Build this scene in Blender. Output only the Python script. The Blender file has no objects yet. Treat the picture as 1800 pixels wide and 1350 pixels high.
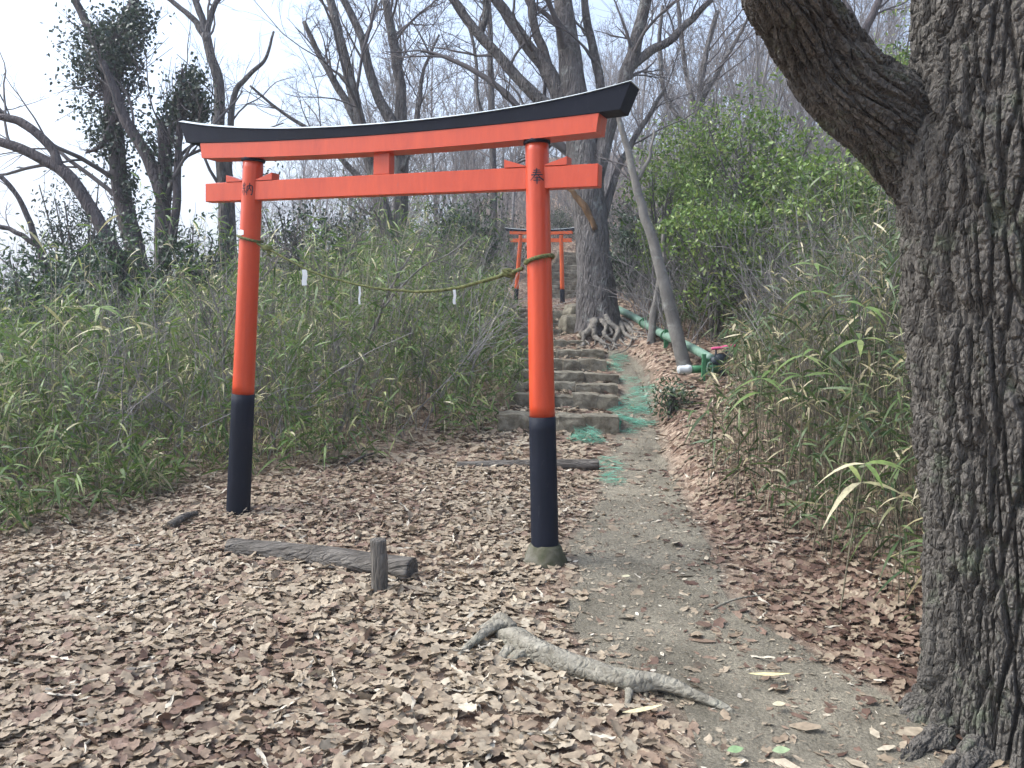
import bpy, math
import numpy as np
from mathutils import Vector, Matrix

RNG = np.random.default_rng(20240217)
SC = bpy.context.scene
COL = SC.collection

# ------------------------------------------------------------------ noise
def _hash(ix, iy, iz, seed=0):
    h = (ix.astype(np.int64) * 374761393 + iy.astype(np.int64) * 668265263 + iz.astype(np.int64) * 2147483647 + seed * 974634581) & 0xffffffff
    h = ((h ^ (h >> 13)) * 1274126177) & 0xffffffff
    h = ((h ^ (h >> 16)) * 2246822519) & 0xffffffff
    h = h ^ (h >> 15)
    return (h & 0xffffff) / float(0xffffff)

def vnoise(x, y, z=0.0, seed=0):
    x, y, z = np.broadcast_arrays(np.asarray(x, float), np.asarray(y, float), np.asarray(z, float))
    x0, y0, z0 = np.floor(x), np.floor(y), np.floor(z)
    fx, fy, fz = x - x0, y - y0, z - z0
    fx, fy, fz = fx*fx*(3-2*fx), fy*fy*(3-2*fy), fz*fz*(3-2*fz)
    r = 0
    for a in (0, 1):
        for b in (0, 1):
            for c in (0, 1):
                w = (fx if a else 1-fx) * (fy if b else 1-fy) * (fz if c else 1-fz)
                r = r + w * _hash(x0+a, y0+b, z0+c, seed)
    return r * 2 - 1

def fbm(x, y, z=0.0, octv=4, seed=0):
    r, a, f = 0, 0.5, 1.0
    for k in range(octv):
        r = r + a * vnoise(np.asarray(x)*f, np.asarray(y)*f, np.asarray(z)*f, seed + k)
        a *= 0.5; f *= 2.03
    return r

def worley(u, v, period_u, seed=0):
    iu, iv = np.floor(u), np.floor(v)
    f1 = np.full(u.shape, 9.0); f2 = np.full(u.shape, 9.0); idv = np.zeros(u.shape)
    for a in (-1, 0, 1):
        for b in (-1, 0, 1):
            cu, cv = iu + a, iv + b
            cm = np.mod(cu, period_u)
            ju, jv = _hash(cm, cv, cm*0, seed), _hash(cm, cv, cm*0, seed+7)
            d = np.hypot(cu + ju - u, cv + jv - v)
            new = d < f1
            f2 = np.where(new, f1, np.minimum(f2, d))
            idv = np.where(new, _hash(cm, cv, cm*0, seed+13), idv)
            f1 = np.where(new, d, f1)
    return f1, f2, idv

def sstep(a, b, x):
    t = np.clip((x - a) / (b - a), 0, 1)
    return t*t*(3-2*t)

# ------------------------------------------------------------------ camera frame (pixels of an 1800 x 1350 frame)
FPX = 1500.0
PITCH, ROLL = math.radians(4.5), math.radians(1.5)
CAMP = np.array([0.0, 0.0, 1.55])
_f = np.array([0, math.cos(PITCH), -math.sin(PITCH)])
_r0 = np.array([1.0, 0, 0]); _u0 = np.array([0, math.sin(PITCH), math.cos(PITCH)])
_r = math.cos(ROLL)*_r0 + math.sin(ROLL)*_u0
_u = -math.sin(ROLL)*_r0 + math.cos(ROLL)*_u0

def P(px, py, d):
    return CAMP + d*(_f + _r*((px-900)/FPX) + _u*((675-py)/FPX))

# ------------------------------------------------------------------ terrain
STEP_PX = [733, 695, 675, 655, 632, 615, 597, 578, 562, 553, 545]
STEP_D = [8.7, 9.5, 10.0, 10.5, 11.0, 11.5, 12.05, 12.6, 13.2, 13.8, 14.4]
STEPS = []
for _y, _d in zip(STEP_PX, STEP_D):
    _p = P(1000, _y, _d); STEPS.append((float(_p[1]), float(_p[2])))
STEP_X0 = [-0.12, -0.02, 0.0, 0.02, 0.03, 0.05, 0.02, 0.0, -0.02, 0.0, 0.02]
STEP_X1 = [1.09, 1.18, 1.25, 1.32, 1.22, 1.22, 1.05, 0.9, 0.86, 0.85, 0.95]
FAR_STEPS = [(23.2 + 0.52*i, 2.06 + 0.145*i) for i in range(13)]
PROF = np.array([(-30, -.3), (-5, -.02), (0, 0), (3, .0), (5, .13), (7.5, .28), (8.65, .38), (9.5, .56), (10.5, .76), (11.5, 1.01), (12.6, 1.27),
                 (13.8, 1.53), (14.5, 1.66), (22, 1.95), (23, 2.02), (29, 3.6), (40, 7.0), (60, 12.5), (100, 15), (300, 16)])
PX_X = np.array([(0, .9), (3, .8), (5, .62), (7.5, .6), (8.7, .52), (14, .45), (18, .6), (22, .95), (25, 1.6), (30, 2.3), (300, 2.5)])

def terrain(x, y, fine=True):
    x = np.asarray(x, float); y = np.asarray(y, float)
    s = np.interp(y, PROF[:, 0], PROF[:, 1])
    xc = np.interp(y, PX_X[:, 0], PX_X[:, 1])
    # the ground left of the path climbs more slowly and falls away in the distance
    L = np.clip(xc - 0.55 - x, 0, None)
    sl = np.interp(y, [-30, 3, 6, 10, 15, 25, 40, 60, 300], [0, 0, .19, .47, .95, 1.6, 3.2, 6.0, 9])
    az = x / np.maximum(y, 4)
    mult = sstep(-0.55, -0.12, az)
    sl = sl * (0.35 + 0.65*mult)
    wl = sstep(0.0, 3.0 + 0.12*np.maximum(y-10, 0), L)
    z = s*(1-wl) + sl*wl - 0.10*np.clip(L-7, 0, 40)*(1-0.8*mult)
    # bank and slope to the right of the path
    xr = np.interp(y, [0, 3, 5, 7.5, 9, 10.5, 14, 20], [2.9, 2.3, 1.35, 1.3, 1.55, 1.6, 1.5, 1.6])
    R = np.clip(x - xr, 0, 34)
    bank = np.interp(y, [0, 5, 7, 8.5, 11, 14], [0, .05, .14, .2, .16, .15])
    z = z + bank*sstep(0, .3, R) + R*np.interp(y, [0, 4, 8, 12, 25, 45], [.03, .08, .14, .16, .10, .03]) + np.clip(R-1.3, 0, 30)*np.interp(y, [0, 3, 8, 14, 30, 60], [.0, .05, .26, .26, .13, .03])
    # stepped earth between the stones of the stairs
    wx = sstep(-.30, -.05, x - (xc-.55)) * sstep(.28, .0, x - (xc+.58))
    zt = z.copy() if z.ndim else z
    for rows in (STEPS, FAR_STEPS):
        ys = np.array([a for a, b in rows]); zs = np.array([b for a, b in rows])
        i = np.searchsorted(ys + 0.12, y) - 1
        ok = (i >= 0) & (y < ys[-1] + 0.5)
        nxt = np.clip(i+1, 0, len(ys)-1)
        t = np.clip((y - ys[np.clip(i, 0, None)]) / np.maximum(ys[nxt]-ys[np.clip(i, 0, None)], .3), 0, 1)
        zz = zs[np.clip(i, 0, None)] - .055 + 0.035*t
        ff = wx if rows is STEPS else sstep(-1.0, -.8, x-xc)*sstep(1.0, .8, x-xc)
        z = np.where(ok, z*(1-ff) + zz*ff, z)
    z = z + .17*np.exp(-((x-1.33)**2+(y-12.55)**2)/.42)
    if fine:
        z = z + 0.022*fbm(x*1.7, y*1.7, 0, 3, 5) + 0.06*np.clip((np.abs(x-xc)-1.2)/3, 0, 1)*fbm(x*.6, y*.6, 0, 3, 9)
    return z

def T(x, y):
    return float(terrain(np.array([x]), np.array([y]))[0])

def G(px, py, dmax=60):
    ds = np.concatenate([np.arange(1.2, 16, .01), np.arange(16, dmax, .1)])
    pts = CAMP + ds[:, None]*(_f + _r*((px-900)/FPX) + _u*((675-py)/FPX))
    below = pts[:, 2] < terrain(pts[:, 0], pts[:, 1])
    k = int(np.argmax(below)) if below.any() else len(ds)-1
    p = pts[k].copy(); p[2] = T(p[0], p[1])
    return p

# ------------------------------------------------------------------ object helpers
def link(o, parent=None):
    COL.objects.link(o)
    if parent is not None:
        o.parent = parent
    return o

def tag(o, label=None, cat=None, group=None, kind=None):
    if label: o['label'] = label
    if cat: o['category'] = cat
    if group: o['group'] = group
    if kind: o['kind'] = kind
    return o

def empty(name, loc, label=None, cat=None, group=None):
    o = bpy.data.objects.new(name, None)
    o.empty_display_size = 0.2
    o.location = Vector([float(v) for v in loc])
    link(o)
    return tag(o, label, cat, group)

class MB:
    """collects vertices and faces (arrays) and links them as one mesh object"""
    def __init__(s):
        s.v = []; s.q = []; s.t = []; s.n = 0; s.a = []
    def add(s, V, Q=None, Tr=None, rnd=None):
        V = np.asarray(V, float).reshape(-1, 3)
        if Q is not None and len(Q): s.q.append(np.asarray(Q, np.int64).reshape(-1, 4) + s.n)
        if Tr is not None and len(Tr): s.t.append(np.asarray(Tr, np.int64).reshape(-1, 3) + s.n)
        s.v.append(V); s.n += len(V)
        s.a.append(np.full(len(V), .5) if rnd is None else np.broadcast_to(np.asarray(rnd, float), (len(V),)))
        return s
    def mesh(s, name, mat, smooth=True):
        V = np.concatenate(s.v); A = np.concatenate(s.a)
        Q = np.concatenate(s.q) if s.q else np.zeros((0, 4), np.int64)
        Tr = np.concatenate(s.t) if s.t else np.zeros((0, 3), np.int64)
        me = bpy.data.meshes.new(name)
        nl = Q.size + Tr.size; nf = len(Q) + len(Tr)
        me.vertices.add(len(V)); me.loops.add(nl); me.polygons.add(nf)
        me.vertices.foreach_set('co', V.astype(np.float32).ravel())
        me.loops.foreach_set('vertex_index', np.concatenate([Q.ravel(), Tr.ravel()]).astype(np.int32))
        st = np.concatenate([np.arange(len(Q))*4, Q.size + np.arange(len(Tr))*3]).astype(np.int32)
        me.polygons.foreach_set('loop_start', st)
        me.polygons.foreach_set('use_smooth', np.full(nf, smooth))
        at = me.attributes.new('rnd', 'FLOAT', 'POINT')
        at.data.foreach_set('value', A.astype(np.float32))
        me.update(calc_edges=True)
        me.validate()
        for m in (mat if isinstance(mat, (list, tuple)) else [mat]):
            me.materials.append(m)
        return me
    def build(s, name, mat, parent=None, smooth=True, origin=None):
        me = s.mesh(name, mat, smooth)
        o = bpy.data.objects.new(name, me)
        if origin is not None:
            me.transform(Matrix.Translation([-float(v) for v in origin]))
            o.location = [float(v) for v in origin]
        link(o, parent)
        if parent is not None:
            o.matrix_parent_inverse = Matrix.Translation(-parent.location) if parent.rotation_euler[:] == (0, 0, 0) else parent.matrix_basis.inverted()
        return o

def catmull(pts, n):
    p = np.asarray(pts, float)
    if len(p) == 2:
        t = np.linspace(0, 1, n)[:, None]
        return p[0]*(1-t) + p[1]*t
    q = np.vstack([2*p[0]-p[1], p, 2*p[-1]-p[-2]])
    seg = len(p)-1
    t = np.linspace(0, seg, n); i = np.clip(t.astype(int), 0, seg-1); f = (t-i)[:, None]
    a, b, c, d = q[i], q[i+1], q[i+2], q[i+3]
    return 0.5*((2*b) + (c-a)*f + (2*a-5*b+4*c-d)*f*f + (-a+3*b-3*c+d)*f**3)

def tubes(Pn, R, k, rough=0.0, seed=0):
    """Pn [B,N,3], R [B,N] -> V, Q of B tubes with k sides, closed at the ends by tapering"""
    Pn = np.asarray(Pn, float); R = np.asarray(R, float)
    B, N, _ = Pn.shape
    t = np.gradient(Pn, axis=1); t /= np.linalg.norm(t, axis=2, keepdims=True) + 1e-9
    mean = Pn[:, -1] - Pn[:, 0]
    ref = np.zeros((B, 3)); ref[np.arange(B), np.argmin(np.abs(mean), axis=1)] = 1
    n1 = np.cross(t, ref[:, None, :]); n1 /= np.linalg.norm(n1, axis=2, keepdims=True) + 1e-9
    n2 = np.cross(t, n1)
    th = np.linspace(0, 2*np.pi, k, endpoint=False)
    rr = R[:, :, None]
    if rough:
        s_ = np.cumsum(np.linalg.norm(np.gradient(Pn, axis=1), axis=2), axis=1)
        rr = rr*(1 + rough*vnoise(np.cos(th)[None, None]*1.6 + seed, np.sin(th)[None, None]*1.6 + 3*np.arange(B)[:, None, None], s_[:, :, None]/(R.mean()*3+1e-6)))
    V = Pn[:, :, None, :] + rr[..., None]*(n1[:, :, None, :]*np.cos(th)[:, None] + n2[:, :, None, :]*np.sin(th)[:, None])
    idx = np.arange(B*N*k).reshape(B, N, k)
    a = idx[:, :-1, :]; b = np.roll(a, -1, 2); d = idx[:, 1:, :]; c = np.roll(d, -1, 2)
    Q = np.stack([a, b, c, d], -1).reshape(-1, 4)
    return V.reshape(-1, 3), Q

def capped(pts, radii, k=16, rough=0.0, seed=0, flute=0.0):
    """one tube with flat closed ends"""
    V, Q = tubes(np.asarray(pts, float)[None], np.asarray(radii, float)[None], k, rough, seed)
    if flute:
        th = np.linspace(0, 2*np.pi, k, endpoint=False); fl = 1 + flute*(vnoise(np.cos(th)*3.2, np.sin(th)*3.2, seed) + .6*vnoise(np.cos(th)*8, np.sin(th)*8, seed+3))
        W3 = V.reshape(len(pts), k, 3); c_ = W3.mean(1, keepdims=True); V = (c_ + (W3-c_)*fl[None, :, None]).reshape(-1, 3)
    n = len(V); N = len(pts)
    c0, c1 = V[:k].mean(0), V[-k:].mean(0)
    V = np.vstack([V, c0, c1])
    i = np.arange(k); j = (i+1) % k
    Tr = np.vstack([np.stack([j, i, np.full(k, n)], 1), np.stack([n-k+i, n-k+j, np.full(k, n+1)], 1)])
    return V, Q, Tr

def box(c, ux, uy, uz, bev=0.0):
    """box with half-axes ux,uy,uz (vectors) and chamfered edges"""
    c, ux, uy, uz = [np.asarray(a, float) for a in (c, ux, uy, uz)]
    if bev <= 0:
        s = np.array([(a, b, d) for d in (-1, 1) for a, b in ((-1, -1), (1, -1), (1, 1), (-1, 1))], float)
        V = c + s[:, :1]*ux + s[:, 1:2]*uy + s[:, 2:]*uz
        return V, [(3, 2, 1, 0), (4, 5, 6, 7), (0, 1, 5, 4), (1, 2, 6, 5), (2, 3, 7, 6), (3, 0, 4, 7)], None
    lx, ly, lz = [np.linalg.norm(a) for a in (ux, uy, uz)]
    V = []; Q = []; Tr = []
    fx, fy, fz = 1-bev/lx, 1-bev/ly, 1-bev/lz
    idx = {}
    for sx in (-1, 1):
        for sy in (-1, 1):
            for sz in (-1, 1):
                for ax in range(3):
                    k = [sx*(1 if ax == 0 else fx), sy*(1 if ax == 1 else fy), sz*(1 if ax == 2 else fz)]
                    idx[(sx, sy, sz, ax)] = len(V)
                    V.append(c + k[0]*ux + k[1]*uy + k[2]*uz)
    I = lambda x, y, z, a: idx[(x, y, z, a)]
    for s in (-1, 1):
        Q.append([I(s, -1, -1, 0), I(s, 1, -1, 0), I(s, 1, 1, 0), I(s, -1, 1, 0)])
        Q.append([I(-1, s, -1, 1), I(1, s, -1, 1), I(1, s, 1, 1), I(-1, s, 1, 1)])
        Q.append([I(-1, -1, s, 2), I(1, -1, s, 2), I(1, 1, s, 2), I(-1, 1, s, 2)])
        for r in (-1, 1):
            Q.append([I(s, r, -1, 0), I(s, r, 1, 0), I(s, r, 1, 1), I(s, r, -1, 1)])
            Q.append([I(s, -1, r, 0), I(s, 1, r, 0), I(s, 1, r, 2), I(s, -1, r, 2)])
            Q.append([I(-1, s, r, 1), I(1, s, r, 1), I(1, s, r, 2), I(-1, s, r, 2)])
    for k in [(a, b, d) for a in (-1, 1) for b in (-1, 1) for d in (-1, 1)]:
        Tr.append([idx[k + (0,)], idx[k + (1,)], idx[k + (2,)]])
    V = np.array(V); cc = V.mean(0)
    def fix(f):
        p = V[list(f)]; n = np.cross(p[1]-p[0], p[2]-p[0])
        return list(f) if np.dot(n, p.mean(0)-cc) > 0 else list(f)[::-1]
    return V, [fix(f) for f in Q], [fix(f) for f in Tr]

def unit(v):
    v = np.asarray(v, float)
    return v/(np.linalg.norm(v, axis=-1, keepdims=True)+1e-9)

def strips(base, dirn, nrm, L, W, prof, droop=0.0, fold=0.0, curl=0.0):
    """leaf blades: base/dirn/nrm [B,3]; L,W [B]; prof widths along the blade; returns V,Q and the per-vertex leaf index"""
    base = np.asarray(base, float); B = len(base)
    d = unit(dirn); s = unit(np.cross(d, nrm)); n = unit(np.cross(s, d))
    prof = np.asarray(prof, float); M = len(prof)
    t = np.linspace(0, 1, M)
    L = np.broadcast_to(L, (B,)); W = np.broadcast_to(W, (B,)); droop = np.broadcast_to(droop, (B,)); curl = np.broadcast_to(curl, (B,))
    c = base[:, None, :] + d[:, None, :]*(L[:, None]*t)[..., None] + n[:, None, :]*((curl*L)[:, None]*(t*t-t*.3))[..., None]
    c[..., 2] -= (droop*L)[:, None]*t*t
    half = 0.5*W[:, None]*prof[None]
    if fold is not None and np.any(fold):
        f = np.broadcast_to(fold, (B,))
        lft = c - s[:, None, :]*half[..., None] + n[:, None, :]*(half*f[:, None])[..., None]
        rgt = c + s[:, None, :]*half[..., None] + n[:, None, :]*(half*f[:, None])[..., None]
        V = np.stack([lft, c, rgt], 2); K = 3
    else:
        V = np.stack([c - s[:, None, :]*half[..., None], c + s[:, None, :]*half[..., None]], 2); K = 2
    idx = np.arange(B*M*K).reshape(B, M, K)
    Q = np.stack([idx[:, :-1, :-1], idx[:, :-1, 1:], idx[:, 1:, 1:], idx[:, 1:, :-1]], -1).reshape(-1, 4)
    return V.reshape(-1, 3), Q, np.repeat(np.arange(B), M*K)

def rdir(n, up=0.0):
    v = RNG.normal(size=(n, 3)); v = unit(v); v[:, 2] += up
    return unit(v)

# ------------------------------------------------------------------ materials
def newmat(name):
    m = bpy.data.materials.new(name); m.use_nodes = True
    nt = m.node_tree; bsdf = nt.nodes['Principled BSDF']
    return m, nt, bsdf

def nd(nt, t, **kw):
    n = nt.nodes.new(t)
    for k, v in kw.items():
        setattr(n, k, v)
    return n

def ramp(nt, stops):
    r = nd(nt, 'ShaderNodeValToRGB'); e = r.color_ramp.elements
    while len(e) < len(stops): e.new(0.5)
    for el, (p, c) in zip(e, stops):
        el.position = p; el.color = (*c, 1)
    return r

def coords(nt, scale=(1, 1, 1), kind='Object'):
    tc = nd(nt, 'ShaderNodeTexCoord'); mp = nd(nt, 'ShaderNodeMapping')
    mp.inputs['Scale'].default_value = scale
    nt.links.new(tc.outputs[kind], mp.inputs['Vector'])
    return mp.outputs['Vector']

def noise(nt, vec, scale, detail=5, rough=.6, dist=0.0):
    n = nd(nt, 'ShaderNodeTexNoise')
    n.inputs['Scale'].default_value = scale; n.inputs['Detail'].default_value = detail
    n.inputs['Roughness'].default_value = rough; n.inputs['Distortion'].default_value = dist
    if vec is not None: nt.links.new(vec, n.inputs['Vector'])
    return n

def mixc(nt, fac, a, b, mode='MIX'):
    m = nd(nt, 'ShaderNodeMix', data_type='RGBA', blend_type=mode)
    L = nt.links
    for sock, v in ((m.inputs['Factor'], fac), (m.inputs['A'], a), (m.inputs['B'], b)):
        if hasattr(v, 'is_linked') or hasattr(v, 'links'): L.new(v, sock)
        else: sock.default_value = v if not isinstance(v, tuple) else (*v, 1)
    return m.outputs['Result']

def bump(nt, bsdf, height, strength=.5, dist=.02):
    b = nd(nt, 'ShaderNodeBump'); b.inputs['Strength'].default_value = strength; b.inputs['Distance'].default_value = dist
    nt.links.new(height, b.inputs['Height']); nt.links.new(b.outputs['Normal'], bsdf.inputs['Normal'])

def m_noise(name, stops, scale, sc3=(1, 1, 1), rough=.8, bs=.4, bd=.01, detail=6, bump_scale=None, spec=.3, nr=.62):
    m, nt, b = newmat(name)
    v = coords(nt, sc3)
    n = noise(nt, v, scale, detail, nr, .3)
    r = ramp(nt, stops); nt.links.new(n.outputs['Fac'], r.inputs['Fac'])
    nt.links.new(r.outputs['Color'], b.inputs['Base Color'])
    b.inputs['Roughness'].default_value = rough; b.inputs['Specular IOR Level'].default_value = spec
    h = noise(nt, v, bump_scale or scale*2.5, 6, .65, .2)
    bump(nt, b, h.outputs['Fac'], bs, bd)
    return m

def m_leaf(name, stops, rough=.5, trans=.25, spec=.4, vein=0.0):
    """colour per leaf from the 'rnd' attribute, some light passing through"""
    m, nt, b = newmat(name)
    a = nd(nt, 'ShaderNodeAttribute', attribute_name='rnd')
    r = ramp(nt, stops); nt.links.new(a.outputs['Fac'], r.inputs['Fac'])
    n = noise(nt, coords(nt), 38, 4, .6)
    r2 = ramp(nt, [(.25, (.62, .62, .62)), (.75, (1.25, 1.25, 1.25))]); nt.links.new(n.outputs['Fac'], r2.inputs['Fac'])
    c = mixc(nt, 1.0, r.outputs['Color'], r2.outputs['Color'], 'MULTIPLY')
    nt.links.new(c, b.inputs['Base Color'])
    b.inputs['Roughness'].default_value = rough; b.inputs['Specular IOR Level'].default_value = spec
    if trans > 0:
        tr = nd(nt, 'ShaderNodeBsdfTranslucent'); nt.links.new(c, tr.inputs['Color'])
        mx = nd(nt, 'ShaderNodeMixShader'); mx.inputs['Fac'].default_value = trans
        nt.links.new(b.outputs[0], mx.inputs[1]); nt.links.new(tr.outputs[0], mx.inputs[2])
        nt.links.new(mx.outputs[0], nt.nodes['Material Output'].inputs['Surface'])
    return m

def m_bark(name, dark, light, lichen=None, zsc=.22, scale=22, bd=.02, bs=.9, xsc=1):
    m, nt, b = newmat(name)
    v = coords(nt, (xsc, 1, zsc))
    vo = nd(nt, 'ShaderNodeTexVoronoi', feature='DISTANCE_TO_EDGE'); vo.inputs['Scale'].default_value = scale
    wv = noise(nt, v, 6, 4, .6)
    mv = nd(nt, 'ShaderNodeVectorMath', operation='ADD'); sv = nd(nt, 'ShaderNodeVectorMath', operation='SCALE'); sv.inputs['Scale'].default_value = .12
    nt.links.new(wv.outputs['Color'], sv.inputs[0]); nt.links.new(v, mv.inputs[0]); nt.links.new(sv.outputs[0], mv.inputs[1])
    nt.links.new(mv.outputs[0], vo.inputs['Vector'])
    n = noise(nt, v, scale*.55, 7, .68, .4)
    r = ramp(nt, [(.3, dark), (.7, light)]); nt.links.new(n.outputs['Fac'], r.inputs['Fac'])
    col = r.outputs['Color']
    if lichen:
        n2 = noise(nt, coords(nt), 5.5, 6, .7); r3 = ramp(nt, [(.55, (0, 0, 0)), (.68, (.75, .75, .75))])
        nt.links.new(n2.outputs['Fac'], r3.inputs['Fac']); col = mixc(nt, r3.outputs['Color'], col, lichen)
    nt.links.new(col, b.inputs['Base Color'])
    b.inputs['Roughness'].default_value = .9; b.inputs['Specular IOR Level'].default_value = .2
    mx = nd(nt, 'ShaderNodeMath', operation='MULTIPLY_ADD'); mx.inputs[1].default_value = 2.2
    nt.links.new(vo.outputs['Distance'], mx.inputs[0]); nt.links.new(n.outputs['Fac'], mx.inputs[2])
    bump(nt, b, mx.outputs[0], bs, bd)
    return m

def m_paint(name, c, c2, rough=.35, coat=.3, dirt=None):
    m, nt, b = newmat(name)
    v = coords(nt)
    n = noise(nt, coords(nt, (1, 1, .22)), 7, 8, .72, .4)
    r = ramp(nt, [(.22, tuple(q*.72 for q in c)), (.36, c), (.72, c2)]); nt.links.new(n.outputs['Fac'], r.inputs['Fac'])
    col = r.outputs['Color']
    n3 = noise(nt, coords(nt, (1, 1, .35)), 26, 8, .75, .3); r5 = ramp(nt, [(.60, (0, 0, 0)), (.72, (.55, .55, .55))])
    nt.links.new(n3.outputs['Fac'], r5.inputs['Fac']); col = mixc(nt, r5.outputs['Color'], col, tuple(min(.8, q*.55+.06) for q in c))
    nt.links.new(col, b.inputs['Base Color'])
    r2 = ramp(nt, [(.3, (rough-.08,)*3), (.7, (rough+.15,)*3)]); nt.links.new(n.outputs['Fac'], r2.inputs['Fac'])
    nt.links.new(r2.outputs['Color'], b.inputs['Roughness'])
    b.inputs['Coat Weight'].default_value = coat; b.inputs['Coat Roughness'].default_value = .2
    g = noise(nt, coords(nt, (1, 1, .08)), 60, 4, .6)
    bump(nt, b, g.outputs['Fac'], .3, .004)
    return m

M = {}
M['red'] = m_paint('vermilion_paint', (.52, .050, .013), (.66, .074, .017), .40, .22)
M['orange'] = m_paint('orange_vermilion_paint', (.66, .095, .014), (.76, .13, .02), .5, .05)
M['black'] = m_paint('black_paint', (.006, .008, .015), (.013, .016, .028), .62, .0)
M['black'].node_tree.nodes['Principled BSDF'].inputs['Specular IOR Level'].default_value = .18
M['cap'] = m_noise('grey_metal_cap', [(.3, (.45, .5, .5)), (.7, (.62, .66, .66))], 8, rough=.45, bs=.05)
M['ink'] = m_noise('black_lettering', [(.3, (.015, .014, .02)), (.7, (.03, .028, .04))], 30, rough=.6, bs=.05)
M['concrete'] = m_noise('mossy_concrete', [(.3, (.035, .042, .016)), (.5, (.085, .08, .052)), (.7, (.15, .138, .11))], 11, bs=.6)
M['stone'] = m_noise('step_stone', [(.30, (.06, .05, .034)), (.44, (.14, .122, .088)), (.58, (.23, .205, .155)), (.74, (.38, .35, .285))], 6.5, bs=.8, bd=.03, detail=9, nr=.7, bump_scale=18)
M['fake_log'] = m_bark('grey_log_bark', (.05, .043, .037), (.19, .17, .148), zsc=1, scale=34, bd=.012, bs=1, xsc=.2)
M['stake'] = m_bark('grey_stake_bark', (.055, .048, .042), (.19, .172, .15), zsc=.2, scale=40, bd=.008)
M['bark_dark'] = m_bark('furrowed_dark_bark', (.040, .036, .032), (.175, .158, .138), (.13, .15, .10), zsc=.5, scale=60, bd=.009, bs=1.0)
M['bark_grey'] = m_bark('grey_bark', (.065, .057, .055), (.215, .195, .185), (.30, .31, .29), scale=26, bd=.03, bs=1.0)
M['bark_brown'] = m_bark('dark_brown_bark', (.05, .042, .045), (.13, .112, .112))
M['bark_pale'] = m_bark('pale_smooth_bark', (.105, .096, .088), (.225, .21, .19), (.29, .30, .27), zsc=.6, scale=14, bd=.005, bs=.4)
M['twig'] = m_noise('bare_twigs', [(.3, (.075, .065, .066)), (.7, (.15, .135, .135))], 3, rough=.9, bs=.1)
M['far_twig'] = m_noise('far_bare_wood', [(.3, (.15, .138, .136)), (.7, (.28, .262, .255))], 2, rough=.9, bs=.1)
M['root'] = m_bark('weathered_root', (.13, .115, .088), (.33, .305, .25), (.27, .275, .21), zsc=1, scale=30, bd=.008)
M['surface_root'] = m_bark('pale_surface_root', (.09, .078, .066), (.28, .255, .22), zsc=1, scale=18, bd=.01)
M['broken_wood'] = m_noise('torn_brown_wood', [(.3, (.09, .05, .026)), (.7, (.24, .135, .065))], 12, (1, 1, .2), bs=.7)
M['rope'] = m_noise('straw_rope', [(.3, (.06, .07, .022)), (.5, (.12, .13, .048)), (.72, (.21, .205, .09))], 35, rough=.9, bs=.8, bd=.004)
M['paper'] = m_noise('white_paper', [(.3, (.72, .74, .74)), (.7, (.85, .86, .86))], 12, rough=.8, bs=.1)
M['green_pipe'] = m_noise('green_pipe_paint', [(.3, (.10, .19, .13)), (.7, (.21, .30, .24))], 9, rough=.5, bs=.1)
M['green_steel'] = m_noise('dark_green_steel', [(.3, (.025, .12, .05)), (.7, (.06, .19, .09))], 9, rough=.5, bs=.1)
M['silver'] = m_noise('silver_fitting', [(.3, (.38, .40, .41)), (.7, (.6, .62, .62))], 9, rough=.35, bs=.05)
M['dark_metal'] = m_noise('dark_valve', [(.3, (.012, .02, .03)), (.7, (.035, .045, .055))], 9, rough=.5, bs=.1)
M['pink'] = m_noise('pink_plastic', [(.3, (.55, .05, .16)), (.7, (.75, .14, .28))], 30, rough=.5, bs=.1)
M['net'] = m_leaf('green_net_plastic', [(0, (.05, .25, .15)), (.6, (.12, .42, .29)), (1, (.28, .60, .46))], .6, .15)
M['litter'] = m_leaf('dry_oak_leaves', [(0, (.085, .045, .03)), (.14, (.20, .125, .09)), (.38, (.285, .218, .150)), (.7, (.385, .312, .224)), (.92, (.49, .42, .315)), (1, (.68, .62, .52))], .6, .12, .35)
M['single_leaf'] = m_leaf('pale_fallen_leaves', [(0, (.22, .34, .16)), (.35, (.34, .42, .24)), (.65, (.62, .55, .38)), (1, (.72, .62, .3))], .5, .12)
M['bamboo'] = m_leaf('bamboo_leaves', [(0, (.045, .092, .022)), (.3, (.105, .18, .042)), (.6, (.19, .27, .075)), (.78, (.33, .36, .13)), (.88, (.48, .44, .22)), (1, (.66, .60, .40))], .45, .34, .4)
M['bamboo_shade_tone'] = m_leaf('shade_toned_bamboo_leaves', [(0, (.03, .06, .02)), (.3, (.065, .11, .032)), (.6, (.12, .17, .055)), (.78, (.22, .22, .10)), (.88, (.38, .32, .17)), (1, (.58, .51, .34))], .45, .26, .4)  # same leaves, colour darkened for the tree shade over the right thicket
M['bamboo_stem_shade_tone'] = m_leaf('shade_toned_bamboo_stems', [(0, (.05, .045, .032)), (.4, (.115, .10, .07)), (.75, (.23, .20, .135)), (1, (.44, .39, .27))], .6, 0)  # stem colours lowered to paint in the shade over the right thicket
M['bamboo_stem'] = m_leaf('bamboo_stems', [(0, (.08, .075, .05)), (.4, (.19, .17, .115)), (.75, (.33, .29, .20)), (1, (.52, .47, .34))], .6, 0)
M['evergreen'] = m_leaf('dark_evergreen_leaves', [(0, (.018, .040, .018)), (.5, (.045, .085, .036)), (.85, (.08, .13, .055)), (1, (.17, .22, .13))], .32, .2, .5)
M['light_shrub'] = m_leaf('light_green_leaves', [(0, (.06, .12, .02)), (.5, (.15, .245, .045)), (.85, (.27, .35, .085)), (1, (.44, .49, .18))], .4, .3, .5)
M['ivy'] = m_leaf('ivy_leaves', [(0, (.02, .035, .022)), (.6, (.045, .07, .042)), (1, (.09, .115, .075))], .4, .15, .5)

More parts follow.
